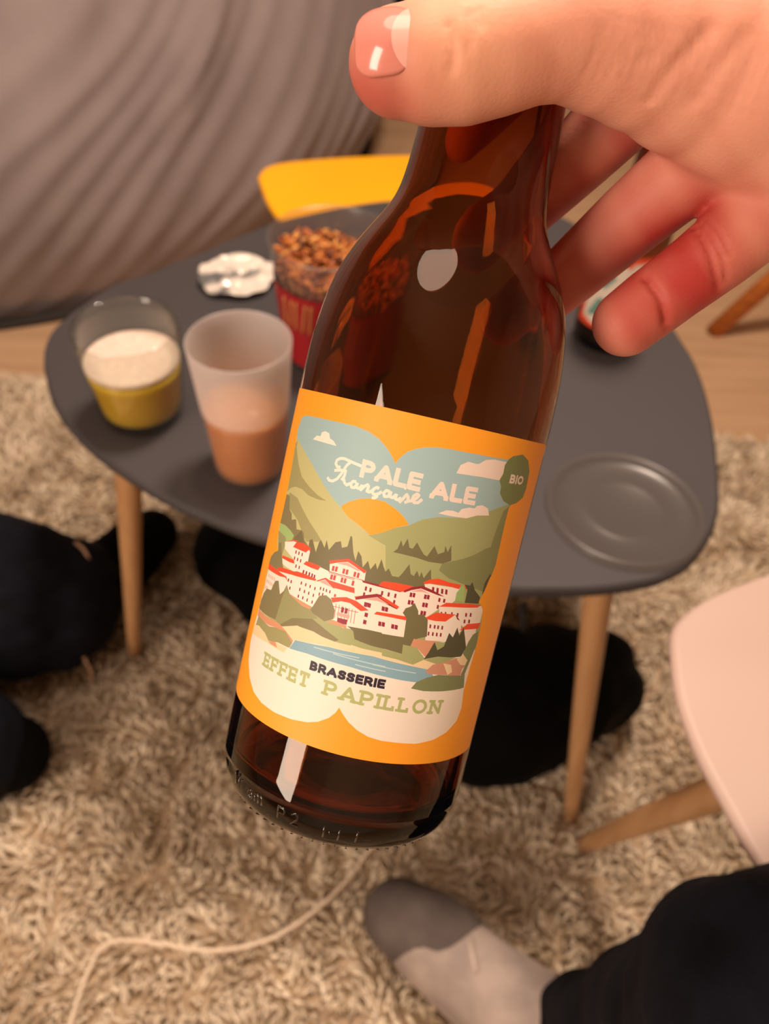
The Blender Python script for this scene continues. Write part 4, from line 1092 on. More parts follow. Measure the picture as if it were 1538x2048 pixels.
# ------------------------------------------------------------------ pebble tables
oak = noise_color(mat('beech_wood', rough=.45), (184, 138, 94), (200, 154, 108), 14, 4, .1, stretch=(6, 6, .7))
def pebble_table(label, outline, ztop, thick, colr, legs, rough=.45, group=None):
    c = np.mean(outline, 0); root = thing('coffee_table', label, 'table', (c[0], c[1], 0), group)
    P = spline([*outline, outline[0]], 6)[:-1]; P = [p-c for p in P]
    m = noise_color(mat('lacquered_top', rough=rough), colr, tuple(int(v*1.06) for v in colr), 5, 3)
    bm = bmesh.new(); lv = []
    for ins, z in ((.007, ztop-thick), (.002, ztop-thick+.003), (0, ztop-thick*.5), (.001, ztop-.003), (.005, ztop)):
        ring = []
        for i, p in enumerate(P):
            t = P[(i+1) % len(P)]-P[i-1]; nrm = np.array([t[1], -t[0]])/np.linalg.norm(t)
            if nrm@p < 0: nrm = -nrm
            q = p-nrm*ins; ring.append(bm.verts.new((q[0], q[1], z)))
        lv.append(ring)
    for a, b in zip(lv[:-1], lv[1:]):
        for i in range(len(P)): j = (i+1) % len(P); bm.faces.new((a[i], a[j], b[j], b[i]))
    bm.faces.new(lv[-1]); bm.faces.new(lv[0][::-1]); bmesh.ops.recalc_face_normals(bm, faces=bm.faces)
    o = obj('tabletop', bm, m, root)
    md = o.modifiers.new('wn', 'WEIGHTED_NORMAL')
    for (tx, ty), (fx, fy), r0, r1 in legs:
        a = np.array([tx-c[0], ty-c[1], ztop-thick]); b = np.array([fx-c[0], fy-c[1], .004])
        n = 8; pts = [a+(b-a)*i/n for i in range(n+1)]
        obj('leg', tube(pts, [r0+(r1-r0)*i/n for i in range(n+1)], 16), oak, root)
        bmk = tube([a+(0, 0, -.004), a], .02, 18); obj('leg_plate', bmk, mat('dark_bracket', (50, 48, 46), .5), root)
    return root
grey = [(-.303,.545),(-.311,.575),(-.309,.61),(-.283,.672),(-.251,.702),(-.194,.767),(-.146,.82),(-.103,.851),(-.062,.875),(-.02,.893),(.04,.908),(.11,.91),(.165,.893),(.205,.855),(.240,.79),(.258,.73),(.268,.667),(.276,.62),(.277,.575),(.273,.524),(.266,.481),(.257,.435),(.244,.403),(.222,.372),(.202,.357),(.183,.349),(.151,.341),(.116,.337),(.085,.336),(0,.346),(-.083,.365),(-.129,.382),(-.161,.397),(-.197,.419),(-.232,.445),(-.260,.473),(-.282,.503)]
pebble_table('dark grey pebble-shaped coffee table with cups on it and beech legs', grey, .42, .015, (57, 53, 55),
             [((-.215, .482), (-.291, .515), .0125, .0075), ((.165, .395), (.222, .351), .0125, .0075), ((.09, .80), (.13, .87), .0125, .0075)], .62, 'set of pebble tables')
yellow = [(-.204,1.062),(-.2,1.086),(-.185,1.103),(-.153,1.119),(-.085,1.142),(.001,1.163),(.08,1.168),(.14,1.15),(.18,1.11),(.19,1.06),(.165,.98),(.1,.9),(.03,.855),(-.05,.85),(-.11,.89),(-.15,.935),(-.18,.99)]
pebble_table('yellow pebble-shaped side table tucked behind the grey one', yellow, .36, .014, (236, 168, 6),
             [((-.12, 1.04), (-.17, 1.09), .011, .007), ((.11, 1.06), (.17, 1.10), .011, .007), ((.0, .93), (.0, .86), .011, .007)], .45, 'set of pebble tables')
white = [(.254,.341),(.217,.322),(.196,.307),(.182,.291),(.177,.269),(.175,.240),(.179,.209),(.187,.181),(.199,.147),(.225,.112),(.27,.075),(.35,.05),(.45,.05),(.54,.09),(.59,.17),(.57,.26),(.50,.325),(.41,.36),(.32,.36)]
pebble_table('pale cream pebble-shaped side table at the lower right', white, .45, .012, (188, 164, 152),
             [((.245, .215), (.229, .325), .0135, .0085), ((.46, .28), (.50, .34), .0135, .0085), ((.40, .13), (.43, .06), .0135, .0085)], .5, 'set of pebble tables')

# wooden chair leg at the right edge, far side
ch = thing('stool', 'stool of orange-brown wood standing on bare floor at far right', 'stool', (.75, 1.55, 0))
sx, sy = .75, 1.55
P0 = onz(1430, 655, .012)
P1 = at(1600, 545, 1.45)
def rel(p): return np.array(p)-np.array([sx, sy, 0])
stool_m = noise_color(mat('orange_wood', rough=.45), (176, 96, 34), (200, 116, 46), 20, 3, stretch=(1, 1, 6))
P1 = P0+np.array([.24, .04, .36])
ctr = np.array([P1[0]+.14, P1[1]+.10])
obj('seat', lathe([(0, .36), (.19, .36), (.2, .37), (.2, .385), (.19, .39), (0, .39)], 40, False), stool_m, ch, loc=(ctr[0]-sx, ctr[1]-sy, 0))
for k in range(4):
    a = k*math.pi/2
    t0 = P1[:2]-ctr; f0 = P0[:2]-ctr; ro = np.array([[math.cos(a), -math.sin(a)], [math.sin(a), math.cos(a)]])
    t2, f2 = ro@t0+ctr, ro@f0+ctr
    obj('leg', tube([rel((f2[0], f2[1], .001)), rel((t2[0], t2[1], .365))], [.016, .021], 12), stool_m, ch)

# ------------------------------------------------------------------ bean bag
bb_m = noise_color(mat('grey_cotton', rough=.9, Sheen_Weight=.2), (136, 123, 123), (148, 135, 135), 6, 4, .5, bscale=400)
BC = np.array([-1.04, 2.04]); BR, BH = 1.0, .95
nu, nv = 420, 150
th = np.linspace(0, 2*np.pi, nu, endpoint=False); ph = np.linspace(0, 1, nv)
TH, PH = np.meshgrid(th, ph, indexing='ij')
Z = BH*np.sin(PH*np.pi/2)**.9; rad = BR*(np.cos(PH*np.pi/2)**.62)*(1-.10*np.exp(-PH*18))
ang = TH
s = ang*1.0*BR+.85*(1-Z/BH)**1.5      # fold coordinate, slanting as the cloth falls
def vn(x, y, s_, seed): return vnoise(x.ravel(), y.ravel(), s_, seed).reshape(x.shape)
w1 = vn(s, Z, .5, 11)*.50+vn(s, Z*.5, .2, 17)*.10; ridge = 1-np.abs(np.sin((s+w1)*np.pi/.23))
ridge2 = 1-np.abs(np.sin((s*1.0+vn(s, Z, .25, 12)*.2)*np.pi/.085))
amp = np.clip(vn(s, Z, .22, 13)*1.6-.3, 0.1, 1)*np.clip(PH*9, .25, 1)*np.clip((1-PH)*2.2, 0, 1)
disp = (.036*(ridge**1.4)*amp+.009*ridge2*(1-amp*.5)*np.clip((1-PH)*2, 0, 1)+.02*vn(s, Z, .3, 15))
rad = rad+disp-.02
Vb = np.stack([BC[0]+rad*np.cos(TH), BC[1]+rad*np.sin(TH), np.maximum(Z+.0, 0)], -1).reshape(-1, 3)
I = np.arange(nu*nv).reshape(nu, nv); J = np.roll(I, -1, 0)
Fb = np.stack([I[:, :-1], J[:, :-1], J[:, 1:], I[:, 1:]], -1).reshape(-1, 4)
bag = tag(obj('bean_bag', fast_mesh('bean_bag', Vb, Fb), bb_m), 'huge creased grey fabric bean bag behind the tables', 'bean bag')
shadow_path = [(BC[0]+(BR*.93)*math.cos(a), BC[1]+(BR*.93)*math.sin(a), .007) for a in np.linspace(-2.6, 0.6, 60)]
obj('contact_shadow_strip', tube(shadow_path, .012, 8), mat('contact_shadow_dark', (40, 36, 34), .9), bag)  # dark strip standing in for the contact shadow under the bag
blk = mat('black_cloth', (20, 19, 20), .9)
q = onz(805, -22, .09)
organic_c = [([(q[0]-.10, q[1]+.02, .09, .085), (q[0]+.08, q[1]+.03, .08, .075)], .01)]
tag(organic('cushion', organic_c, .008, blk), 'black floor cushion beside the bean bag at the top edge', 'cushion')

# ------------------------------------------------------------------ people
jeans = noise_color(mat('navy_denim', rough=.9, Specular_IOR_Level=.15), (10, 12, 19), (17, 19, 29), 40, 4, .6, bscale=900)
blacksock = noise_color(mat('black_sock', rough=.95, Specular_IOR_Level=.1), (3, 3, 3), (6, 5, 5), 60, 3, .4, bscale=700)
greysock = noise_color(mat('light_grey_sock', rough=.95), (150, 136, 128), (176, 160, 150), 30, 3, .6, bscale=500)
darksock = noise_color(mat('dark_grey_sock', rough=.95), (84, 74, 70), (100, 90, 84), 30, 3, .6, bscale=500)
def P4(p, r): return (p[0], p[1], p[2], r)
def wrinkle(amp, s, seed):
    def f(V, F):
        N = vnormals(V, F); h = vnoise(V[:, 0]+V[:, 2]*.6, V[:, 1]+V[:, 2]*.5, s, seed)*1.0+.5*vnoise(V[:, 0]-V[:, 2]*.4, V[:, 1]+V[:, 2], s*.45, seed+1)
        return V+N*(h[:, None]-.75)*amp
    return f
p1 = thing('person', 'person in dark navy jeans with frayed hems and black socks, legs only, at left edge', 'person', (-.6, .45, 0))
def kid(o): o.matrix_parent_inverse = o.parent.matrix_world.inverted() if False else Matrix.Translation(-Vector(o.parent.location)); return o
A = onz(-420, 1150, .17); B = onz(20, 1195, .115); Cc = onz(105, 1205, .095)
kid(organic('trouser_leg', [([P4(A, .105), P4(B, .092), P4(Cc, .080)], .01)], .006, jeans, p1, post=wrinkle(.014, .05, 21)))
kid(organic('foot', [([P4(onz(120, 1200, .095), .045), P4(onz(215, 1150, .062), .043), P4(onz(262, 1105, .060), .040), P4(onz(305, 1068, .053), .033)], .01)], .005, blacksock, p1))
A = onz(-480, 1420, .15); B = onz(-90, 1500, .075)
kid(organic('trouser_leg', [([P4(A, .10), P4(B, .068)], .01)], .006, jeans, p1, post=wrinkle(.012, .05, 25)))
kid(organic('foot', [([P4(onz(-80, 1500, .068), .045), P4(onz(-20, 1505, .066), .046), P4(onz(20, 1508, .060), .040)], .01)], .005, blacksock, p1))
thr = mat('frayed_thread', (176, 140, 112), .9)
for L in ([(150, 1085, .16), (168, 1100, .16), (183, 1130, .15), (196, 1150, .135), (200, 1164, .13), (190, 1172, .13)], [(190, 1172, .13), (186, 1200, .13), (184, 1225, .12)],
          [(0, 1405, .10), (12, 1412, .10), (18, 1432, .10), (30, 1448, .10), (45, 1455, .09)], [(160, 1300, .08), (182, 1345, .05), (180, 1362, .04)]):
    kid(obj('loose_thread', tube(spline([onz(*p) for p in L], 5), .0018, 6), thr, p1))

p2 = thing('person', 'person holding the amber bottle, bent navy knee and grey-socked foot at lower right', 'person', (.15, .05, 0))
K = at(1600, 2085, .33)
chain = [P4(at(1750, 2500, .34), .085), P4(K, .066), P4(at(1500, 2078, .40), .066), P4(at(1370, 2080, .50), .062), P4(at(1230, 2085, .60), .052)]
hemc = [P4(at(1165, 2055, .64), .042), P4(at(1205, 2080, .62), .046)]
kid(organic('trouser_leg', [(chain, .01), (hemc, .012)], .005, jeans, p2, post=wrinkle(.010, .045, 31)))
sock_pts = [P4(onz(1180, 2090, .105), .034), P4(onz(1060, 2040, .064), .042), P4(onz(960, 1965, .060), .040), P4(onz(860, 1880, .058), .038), P4(onz(800, 1835, .051), .031)]
kid(organic('sock', [(sock_pts, .01)], .004, greysock, p2))
kid(organic('sock_toe', [([P4(onz(893, 1897, .0592), .0392), P4(onz(857, 1870, .058), .0392), P4(onz(799, 1832, .052), .0335)], .01)], .003, darksock, p2))
kid(obj('sock_stripe', tube([onz(938, 1880, .097), onz(945, 1912, .099), onz(953, 1945, .100)], .0018, 6), mat('white_thread', (200, 184, 172), .9), p2))

# ---- the holding hand
skin = mat('skin', (232, 160, 128), .55, Specular_IOR_Level=.3, Subsurface_Weight=.25, Subsurface_Scale=.004, Subsurface_Radius=(1.0, .35, .2))
attr_color(skin)
nt = skin.node_tree; b = nt.nodes['Principled BSDF']
nn = nt.nodes.new('ShaderNodeTexNoise'); nn.inputs['Scale'].default_value = 900; nn.inputs['Detail'].default_value = 3
n3 = nt.nodes.new('ShaderNodeTexVoronoi'); n3.inputs['Scale'].default_value = 1100
tc = nt.nodes.new('ShaderNodeTexCoord'); nt.links.new(tc.outputs['Object'], nn.inputs['Vector']); nt.links.new(tc.outputs['Object'], n3.inputs['Vector'])
ad = nt.nodes.new('ShaderNodeMath'); ad.operation = 'ADD'; nt.links.new(nn.outputs['Fac'], ad.inputs[0]); nt.links.new(n3.outputs['Distance'], ad.inputs[1])
bp = nt.nodes.new('ShaderNodeBump'); bp.inputs['Strength'].default_value = .16; bp.inputs['Distance'].default_value = .0002
nt.links.new(ad.outputs[0], bp.inputs['Height']); nt.links.new(bp.outputs[0], b.inputs['Normal'])
def H(px, py, d, mm): return P4(at(px, py, d), mm/1000)
thumb = [H(800, 127, .1560, 10.1), H(868, 124, .1550, 11.5), H(925, 118, .1545, 11.9), H(990, 104, .1545, 11.6), H(1060, 82, .1550, 11.5), H(1130, 66, .1560, 12.4),
         H(1215, 74, .1590, 14.4), H(1300, 90, .1620, 16.4), H(1400, 112, .1655, 19.5), H(1500, 140, .168, 22.5), H(1660, 200, .175, 26)]
index = [H(915, 262, .2135, 7.4), H(960, 225, .2125, 7.9), H(1040, 165, .2100, 8.4), H(1130, 100, .2010, 8.9), H(1225, 20, .190, 9.8), H(1370, -60, .180, 10), H(1500, -120, .174, 12.5)]
middle = [H(955, 490, .2185, 7.6), H(1000, 455, .2150, 8.0), H(1060, 405, .2105, 8.4), H(1160, 310, .1980, 8.9), H(1275, 195, .188, 9.7), H(1390, 110, .181, 10.2), H(1510, 20, .177, 12.5)]
ring = [H(1020, 640, .2200, 7.4), H(1075, 600, .2130, 7.9), H(1142, 546, .2050, 8.1), H(1260, 440, .1930, 8.9), H(1400, 322, .1820, 9.8), H(1500, 230, .178, 10.4), H(1620, 140, .177, 12.5)]
little = [H(1252, 646, .1885, 7.9), H(1300, 609, .1875, 8.2), H(1348, 573, .1860, 8.25), H(1392, 540, .1850, 8.5), H(1440, 503, .1830, 8.8), H(1535, 420, .1800, 9.8), H(1650, 330, .178, 12)]
palm = [[H(1500, -120, .174, 12.5), H(1950, 150, .20, 20)], [H(1510, 20, .177, 12.5), H(1950, 220, .20, 22)], [H(1620, 140, .177, 12.5), H(1950, 290, .20, 22)],
        [H(1650, 330, .178, 12), H(1950, 350, .20, 22)], [H(1500, 40, .178, 13), H(1640, 250, .178, 13)], [H(1660, 200, .175, 26), H(1950, 260, .20, 27), H(2400, 330, .24, 29)]]
chains = [(thumb, .006)]+[(c, .0020) for c in (index, middle, ring, little)]+[(c, .008) for c in palm]
# nail fold behind and beside the nail
chains += [] if True else [([H(838, 62, .1463, 1.5), H(826, 95, .1452, 1.5), H(812, 130, .1450, 1.4), H(800, 158, .1456, 1.3)], .003)]
creases = [  # polylines of skin creases (pixel, depth), depth mm, width mm
    ([(1290, 556, .179), (1310, 580, .178), (1322, 600, .178), (1330, 630, .181), (1332, 650, .184)], .9, .9),
    ([(1378, 445, .176), (1405, 480, .175), (1420, 510, .175), (1430, 545, .177), (1436, 575, .18)], .7, .7),
    ([(1392, 440, .176), (1425, 480, .175), (1445, 520, .175), (1452, 560, .178)], .5, .6),
    ([(1410, 440, .176), (1440, 470, .175), (1460, 510, .175)], .35, .5),
    ([(893, 40, .145), (905, 80, .1435), (908, 115, .143), (898, 150, .143)], .35, .8),
    ([(935, 20, .145), (940, 60, .1435), (940, 100, .143)], .3, .7),
    ([(955, 10, .145), (962, 50, .1435)], .25, .7),
    ([(1430, 50, .151), (1370, 110, .150), (1325, 165, .150), (1295, 215, .151)], .5, 1.4),
    ([(1500, 60, .150), (1450, 120, .149), (1400, 190, .149), (1370, 240, .152)], .4, 1.6),
    ([(1260, 85, .147), (1255, 120, .146), (1300, 115, .147)], .2, 1.0)]
rngl = np.random.default_rng(3)
for i in range(16):     # fine parallel lines across the thumb base
    x0 = 1180+i*22; creases.append(([(x0+50, 20+i*5, .15), (x0+20, 80+i*6, .149), (x0-12, 150+i*7, .1505)], .13, .55))
def crease_post(V, F):
    N = vnormals(V, F); D = np.zeros(len(V))
    uvd = (V-CAM)@M; px_ = CX+FPX*uvd[:, 0]/uvd[:, 2]; py_ = CY+FPX*uvd[:, 1]/uvd[:, 2]
    for pts, dep, wid in creases:
        Q = [at(*p) for p in spline(pts, 3)]; best = np.full(len(V), 1.)
        for a, b in zip(Q[:-1], Q[1:]):
            ab = b-a; t = np.clip((V-a)@ab/(ab@ab), 0, 1); dd = V-a-t[:, None]*ab
            vd = a-CAM; vd = vd/np.linalg.norm(vd); al = dd@vd
            dist = np.sqrt(np.maximum((dd*dd).sum(1)-al*al, 0)); dist[np.abs(al) > .006] = 1
            best = np.minimum(best, dist)
        D += dep*.0015*np.exp(-(best/(wid*.001))**2)
    return V-N*D[:, None]
def skin_tint(V):
    base = np.array(lin((240, 172, 146))); red = np.array(lin((186, 66, 60))); pale = np.array(lin((238, 180, 140)))
    def near(p, r): return np.exp(-((V-p)**2).sum(1)/(r*r))[:, None]
    k = np.zeros((len(V), 1))
    k += .75*near(at(735, 150, .156), .011)+.45*near(at(800, 205, .150), .009)
    for c in (index, middle, ring): 
        for p in c[:5]: k += .45*near(np.array(p[:3]), .014)  # natural flush, deepened to put the hand's shade into the finger colour
    for p in little: k += .46*near(np.array(p[:3]), .012)
    k += .2*near(at(1240, 650, .182), .009)
    k = np.clip(k+(vnoise(V[:, 0]+V[:, 2], V[:, 1], .006, 41)[:, None]-.5)*.35, 0, 1)
    t = base*(1-k)+red*k
    y = np.clip(.5*near(at(930, 90, .145), .012), 0, 1); t = t*(1-y)+pale*y
    for (a, b_, r) in ((758, 187, .0008), (789, 185, .0009), (811, 199, .0010), (705, 160, .0012)):
        s_ = .6*near(at(a, b_, .1462), r*1.6); t = t*(1-s_)+np.array(lin((190, 50, 56)))*s_
    return t
hand = kid(organic('hand', chains, .00085, skin, p2, k=.004, post=crease_post, tint=skin_tint, it=2))
# thumbnail
ax = np.array(at(700, 128, .156))-np.array(at(868, 124, .155)); ax /= np.linalg.norm(ax)
cc0 = at(800, 126, .1560); vw = -(cc0-CAM)/np.linalg.norm(cc0-CAM); upn = M@np.array([0, -1., 0])
nrm = vw+.38*upn; nrm -= ax*(nrm@ax); nrm /= np.linalg.norm(nrm); wd = np.cross(ax, nrm)
if wd@upn < 0: wd = -wd
nc = at(772, 124, .1560)
def nail_pt(a, w, lift=0):       # a along thumb mm (+ to the tip), w across mm
    x = max(0, a+2.6); r = .01035; drop = .01035-math.sqrt(max(1e-9, .01035**2-(x*.00093)**2)) if x > 0 else -.0008*min(1, -x/4)
    r2_ = r-drop*.8; th_ = w/1000/r2_; drop = drop*.2; r = r2_; return nc+ax*(a/1000)+nrm*(r*math.cos(th_)-drop+lift)+wd*(r*math.sin(th_))
bm = bmesh.new(); rows = []; NA, NW = 22, 18
for i in range(NA+1):
    a = -5.6+11.0*i/NA; ro = []
    half = 6.3*max(1e-4, 1-abs((a+.1)/5.55)**3.2)**(1/2.6)
    for j in range(NW+1): w_ = half*(-1+2*j/NW); ro.append(bm.verts.new(nail_pt(a, w_, .00028)))
    rows.append(ro)
for i in range(NA):
    for j in range(NW): bm.faces.new((rows[i][j], rows[i+1][j], rows[i+1][j+1], rows[i][j+1]))
bmesh.ops.recalc_face_normals(bm, faces=bm.faces)
nail = kid(obj('thumbnail', bm, mat('nail', (240, 150, 136), .16, Subsurface_Weight=.2, Subsurface_Scale=.002, Coat_Weight=.5), hand))
nail.matrix_parent_inverse = Matrix.Identity(4)
s_ = nail.modifiers.new('s', 'SOLIDIFY'); s_.thickness = .0005; s_.offset = 0
bm = bmesh.new(); A_, B_ = [], []  # paler crescent laid over the nail base
for j in range(21):
    w_ = -5.4+10.8*j/20; e = 1-(w_/5.4)**2
    A_.append(bm.verts.new(nail_pt(-5.3+.55*(1-e), w_*.97, .00062))); B_.append(bm.verts.new(nail_pt(-5.0+.5*(1-e)+3.4*e**.8, w_, .00062)))
C_ = [bm.verts.new((a.co+b.co)/2+Vector(nrm)*.00004) for a, b in zip(A_, B_)]
for j in range(20): bm.faces.new((A_[j], A_[j+1], C_[j+1], C_[j])); bm.faces.new((C_[j], C_[j+1], B_[j+1], B_[j]))
bmesh.ops.recalc_face_normals(bm, faces=bm.faces)
lu = obj('nail_crescent', bm, mat('nail_pale', (252, 190, 176), .2, Coat_Weight=.4), nail); lu['label'] = 'pale crescent at the nail base'

# ------------------------------------------------------------------ bottles
amber = glass('amber_glass', (255, 250, 240), 0, 1.5, (.753, .46, .03), 860)
OUT = [(0, .0035), (.012, .003), (.018, .0018), (.0225, .0), (.0245, .0005), (.0272, .0020), (.0293, .0052), (.0303, .0100), (.03045, .0150), (.03045, .0600), (.03045, .0995), (.0304, .106), (.0301, .113), (.0294, .1195), (.0284, .125), (.0270, .130), (.0252, .1345), (.0231, .1385), (.0208, .1425), (.0188, .1465), (.0176, .1505), (.0169, .156), (.0165, .163), (.0161, .172), (.0154, .182), (.0146, .195), (.0139, .205), (.0135, .2125), (.0137, .2135), (.0150, .2145), (.0151, .2185), (.0138, .2205), (.0136, .226), (.0128, .2275)]
INN = [(.0095, .2275), (.0092, .22), (.0100, .205), (.0115, .19), (.0132, .172), (.0140, .160), (.0150, .1515), (.0172, .1445), (.0200, .1390), (.0228, .1335), (.0250, .1275), (.0266, .120), (.0276, .110), (.0279, .098), (.0279, .050), (.0279, .0140), (.0268, .0100), (.0235, .0070), (.016, .0078), (.008, .0090), (0, .0094)]
def prof_smooth(p): 
    q = spline(p, 3); return [(max(0, a), b) for a, b in q]
def bottle_mesh(): return lathe(prof_smooth(OUT)+prof_smooth(INN), 128, False)
Cq = np.array([0.00938765, -0.02323841, 0.19343033]); dq = np.array([-0.22291331, 0.96692081, 0.12399115])
org = CAM+M@(Cq+dq*.0995); dz = -(M@dq); n0 = -(Cq-(Cq@dq)*dq); n0 /= np.linalg.norm(n0); yv = -(M@n0); xv = np.cross(yv, dz)
bottle = thing('beer_bottle', 'tilted amber beer bottle with orange landscape label held in the hand', 'bottle')
BM = Matrix([[xv[i], yv[i], dz[i], org[i]] for i in range(3)]+[[0, 0, 0, 1]]); bottle.matrix_world = BM
gl = obj('glass_body', bottle_mesh(), amber, bottle)
# printed label: flat artwork (s, h in mm on the label) triangulated once, wrapped on the body
def paper(name, W0, W1, Hh, art, colors, frame, fcol, radius, z0, parent, step=1.4):
    vs, fs, es = [], [], []
    def add(L):
        if sum(p[0]*q[1]-q[0]*p[1] for p, q in zip(L, L[1:]+L[:1])) < 0: L = L[::-1]
        b0 = len(vs); vs.extend(Vector(p) for p in L); fs.append(list(range(b0, b0+len(L))))
    add([(W0, 0), (W1, 0), (W1, Hh), (W0, Hh)])
    add([(frame[i]/100, frame[i+1]/100) for i in range(0, len(frame), 2)])
    for c, o, L in art: add([(min(max(L[i]/100, W0), W1), min(max(L[i+1]/100, 0), Hh)) for i in range(0, len(L), 2)])
    s = W0+step
    while s < W1-.2:
        b0 = len(vs); vs.extend([Vector((s, 0)), Vector((s, Hh))]); es.append((b0, b0+1)); s += step
    ov, oe, of, _, _, orf = delaunay_2d_cdt(vs, es, fs, 1, 1e-4)
    me = bpy.data.meshes.new(name)
    keep, cols = [], []
    for f, r in zip(of, orf):
        if 0 not in r: continue
        top = fcol; over = [x-2 for x in r if x >= 2]; inside = 1 in r
        ok = [x for x in over if inside or art[x][1]]
        c = colors[art[max(ok)][0]] if ok else (colors['w'] if inside else fcol)
        keep.append(f); cols.append(lin(c))
    co = [(radius*math.sin(p.x/1000/radius), -radius*math.cos(p.x/1000/radius), z0+p.y/1000) for p in ov]
    me.from_pydata(co, [], keep); a = me.color_attributes.new('tint', 'FLOAT_COLOR', 'CORNER')
    arr = np.concatenate([np.tile([*c, 1.0], (len(f), 1)) for f, c in zip(keep, cols)]).astype(np.float32)
    a.data.foreach_set('color', arr.ravel()); me.validate()
    m = attr_color(mat('printed_paper', rough=.55))
    o = obj(name, me, m, parent)
    bm = bmesh.new(); bm.from_mesh(me); bmesh.ops.remove_doubles(bm, verts=bm.verts, dist=1e-9)
    for f in bm.faces:
        if f.normal.dot(Vector((f.calc_center_median().x, f.calc_center_median().y, 0))) < 0: f.normal_flip()
    bm.to_mesh(me); bm.free()
    me.normals_split_custom_set_from_vertices([(v.co.x/radius, v.co.y/radius, 0) for v in me.vertices]); return o
lab = paper('label', -44.0, 38.8, 75.1, ART, COL, BUTTERFLY, COL['or_'], .03055, .0244, bottle)
lab['label'] = 'orange paper label printed PALE ALE Française over a white village'
# paper underside so the inside of the bottle sees a plain back
bm = bmesh.new(); r_ = .0305; c0 = []
for i in range(61):
    s = (-44.0+82.8*i/60)/1000/.03055; c0.append([bm.verts.new((r_*math.sin(s), -r_*math.cos(s), z)) for z in (.0244, .0995)])
for a, b_ in zip(c0[:-1], c0[1:]): bm.faces.new((a[0], b_[0], b_[1], a[1]))
obj('label_back', bm, mat('paper_back', (120, 96, 60), .8), bottle)
# embossed glass marks round the heel
def emb(strokes, s0, h0, size, name):
    for L in strokes:
        pts = []
        for x, y in L:
            s = (s0+x*size)/1000; h = (h0+y*size)/1000; zz = [p for p in OUT]
            r = np.interp(h, [p[1] for p in OUT[3:12]], [p[0] for p in OUT[3:12]])
            pts.append((r*math.sin(s/.0305), -r*math.cos(s/.0305), h))
        EMB.append((pts, .00034))
EMB = []
a_m = [[(0, 0), (0, .6)], [(0, .6), (.2, .68), (.4, .6), (.4, 0)], [(.4, .6), (.6, .68), (.8, .6), (.8, 0)]]
a_a = [[(.5, .6), (.2, .66), (0, .4), (0, .2), (.2, 0), (.5, .1)], [(.5, .65), (.5, 0)]]
a_N = [[(0, 0), (0, 1), (.5, 0), (.5, 1)]]; a_dot = [[(0, 0), (.05, .05)]]
a_P = [[(0, 0), (0, 1), (.5, .95), (.6, .72), (.5, .5), (0, .48)]]; a_2 = [[(0, .85), (.2, 1), (.5, .9), (.5, .6), (0, 0), (.6, 0)]]
a_I = [[(0, 0), (0, 1)]]
for g, s, h in ((a_N, -27.5, 6.2), (a_dot, -24.5, 8.4), (a_a, -22, 6.0), (a_m, -19.4, 6.0), (a_P, -12.2, 5.2), (a_2, -8.6, 5.0), (a_I, -.6, 4.2), (a_dot, .7, 5.8), (a_I, 3.0, 4.2), (a_I, 7.2, 4.4)):
    emb(g, s, h, 3.0, 'e')
bm = bmesh.new()
for pts, r in EMB:
    t_ = tube(pts, r, 6); me = bpy.data.meshes.new('t'); t_.to_mesh(me); t_.free(); bm.from_mesh(me); bpy.data.meshes.remove(me)
# knurl dots under the heel
for i in range(64):
    a = 2*math.pi*i/64; r0 = .0255; me = bpy.data.meshes.new('t')
    t_ = tube([(r0*math.sin(a), -r0*math.cos(a), .0006), ((r0+.0012)*math.sin(a), -(r0+.0012)*math.cos(a), .0013)], .00016, 5); t_.to_mesh(me); t_.free(); bm.from_mesh(me); bpy.data.meshes.remove(me)
em = obj('embossed_marks', bm, mat('dark_glossy_glass', (26, 16, 8), .05, IOR=1.5, Coat_Weight=1.0), bottle)

# second bottle standing on the table
b2 = thing('beer_bottle', 'dark beer bottle with a red-edged white label standing behind the fingers', 'bottle', (.195, .642, .42))
o = gl.copy(); COLL.objects.link(o); o.parent = b2
ART2 = [('t', 0, [v*100 for v in L]) for L in ([-28,10,-10,16,4,8,12,20,-2,34,-20,30], [6,30,20,26,30,44,24,62,8,58,2,44], [-30,44,-16,40,-8,52,-20,66,-32,60])]+[('w2', 0, [v*100 for v in (-12,20,0,18,4,30,-8,34)]), ('rr', 0, [v*100 for v in (10,8,28,6,30,16,14,18)])]
l2 = paper('label', -38, 38, 74, ART2, {'t': (104, 150, 140), 'w2': (240, 226, 206), 'rr': (226, 74, 40), 'w': (226, 214, 196)}, [v*100 for v in (-32,8,-20,4,-4,6,0,10,4,6,20,4,32,8,33,40,31,66,20,70,4,68,0,62,-4,68,-20,70,-31,66,-33,40)], (228, 78, 40), .03055, .0244, b2, 3.0)
l2['label'] = 'red-bordered paper label with white and teal artwork'
b2.rotation_euler = (0, 0, math.radians(-8))
for k_ in range(1):
    obj('crown_cap_ring', lathe([(.0152, .2148), (.0155, .2165), (.0152, .2182)], 32, False), amber, b2)

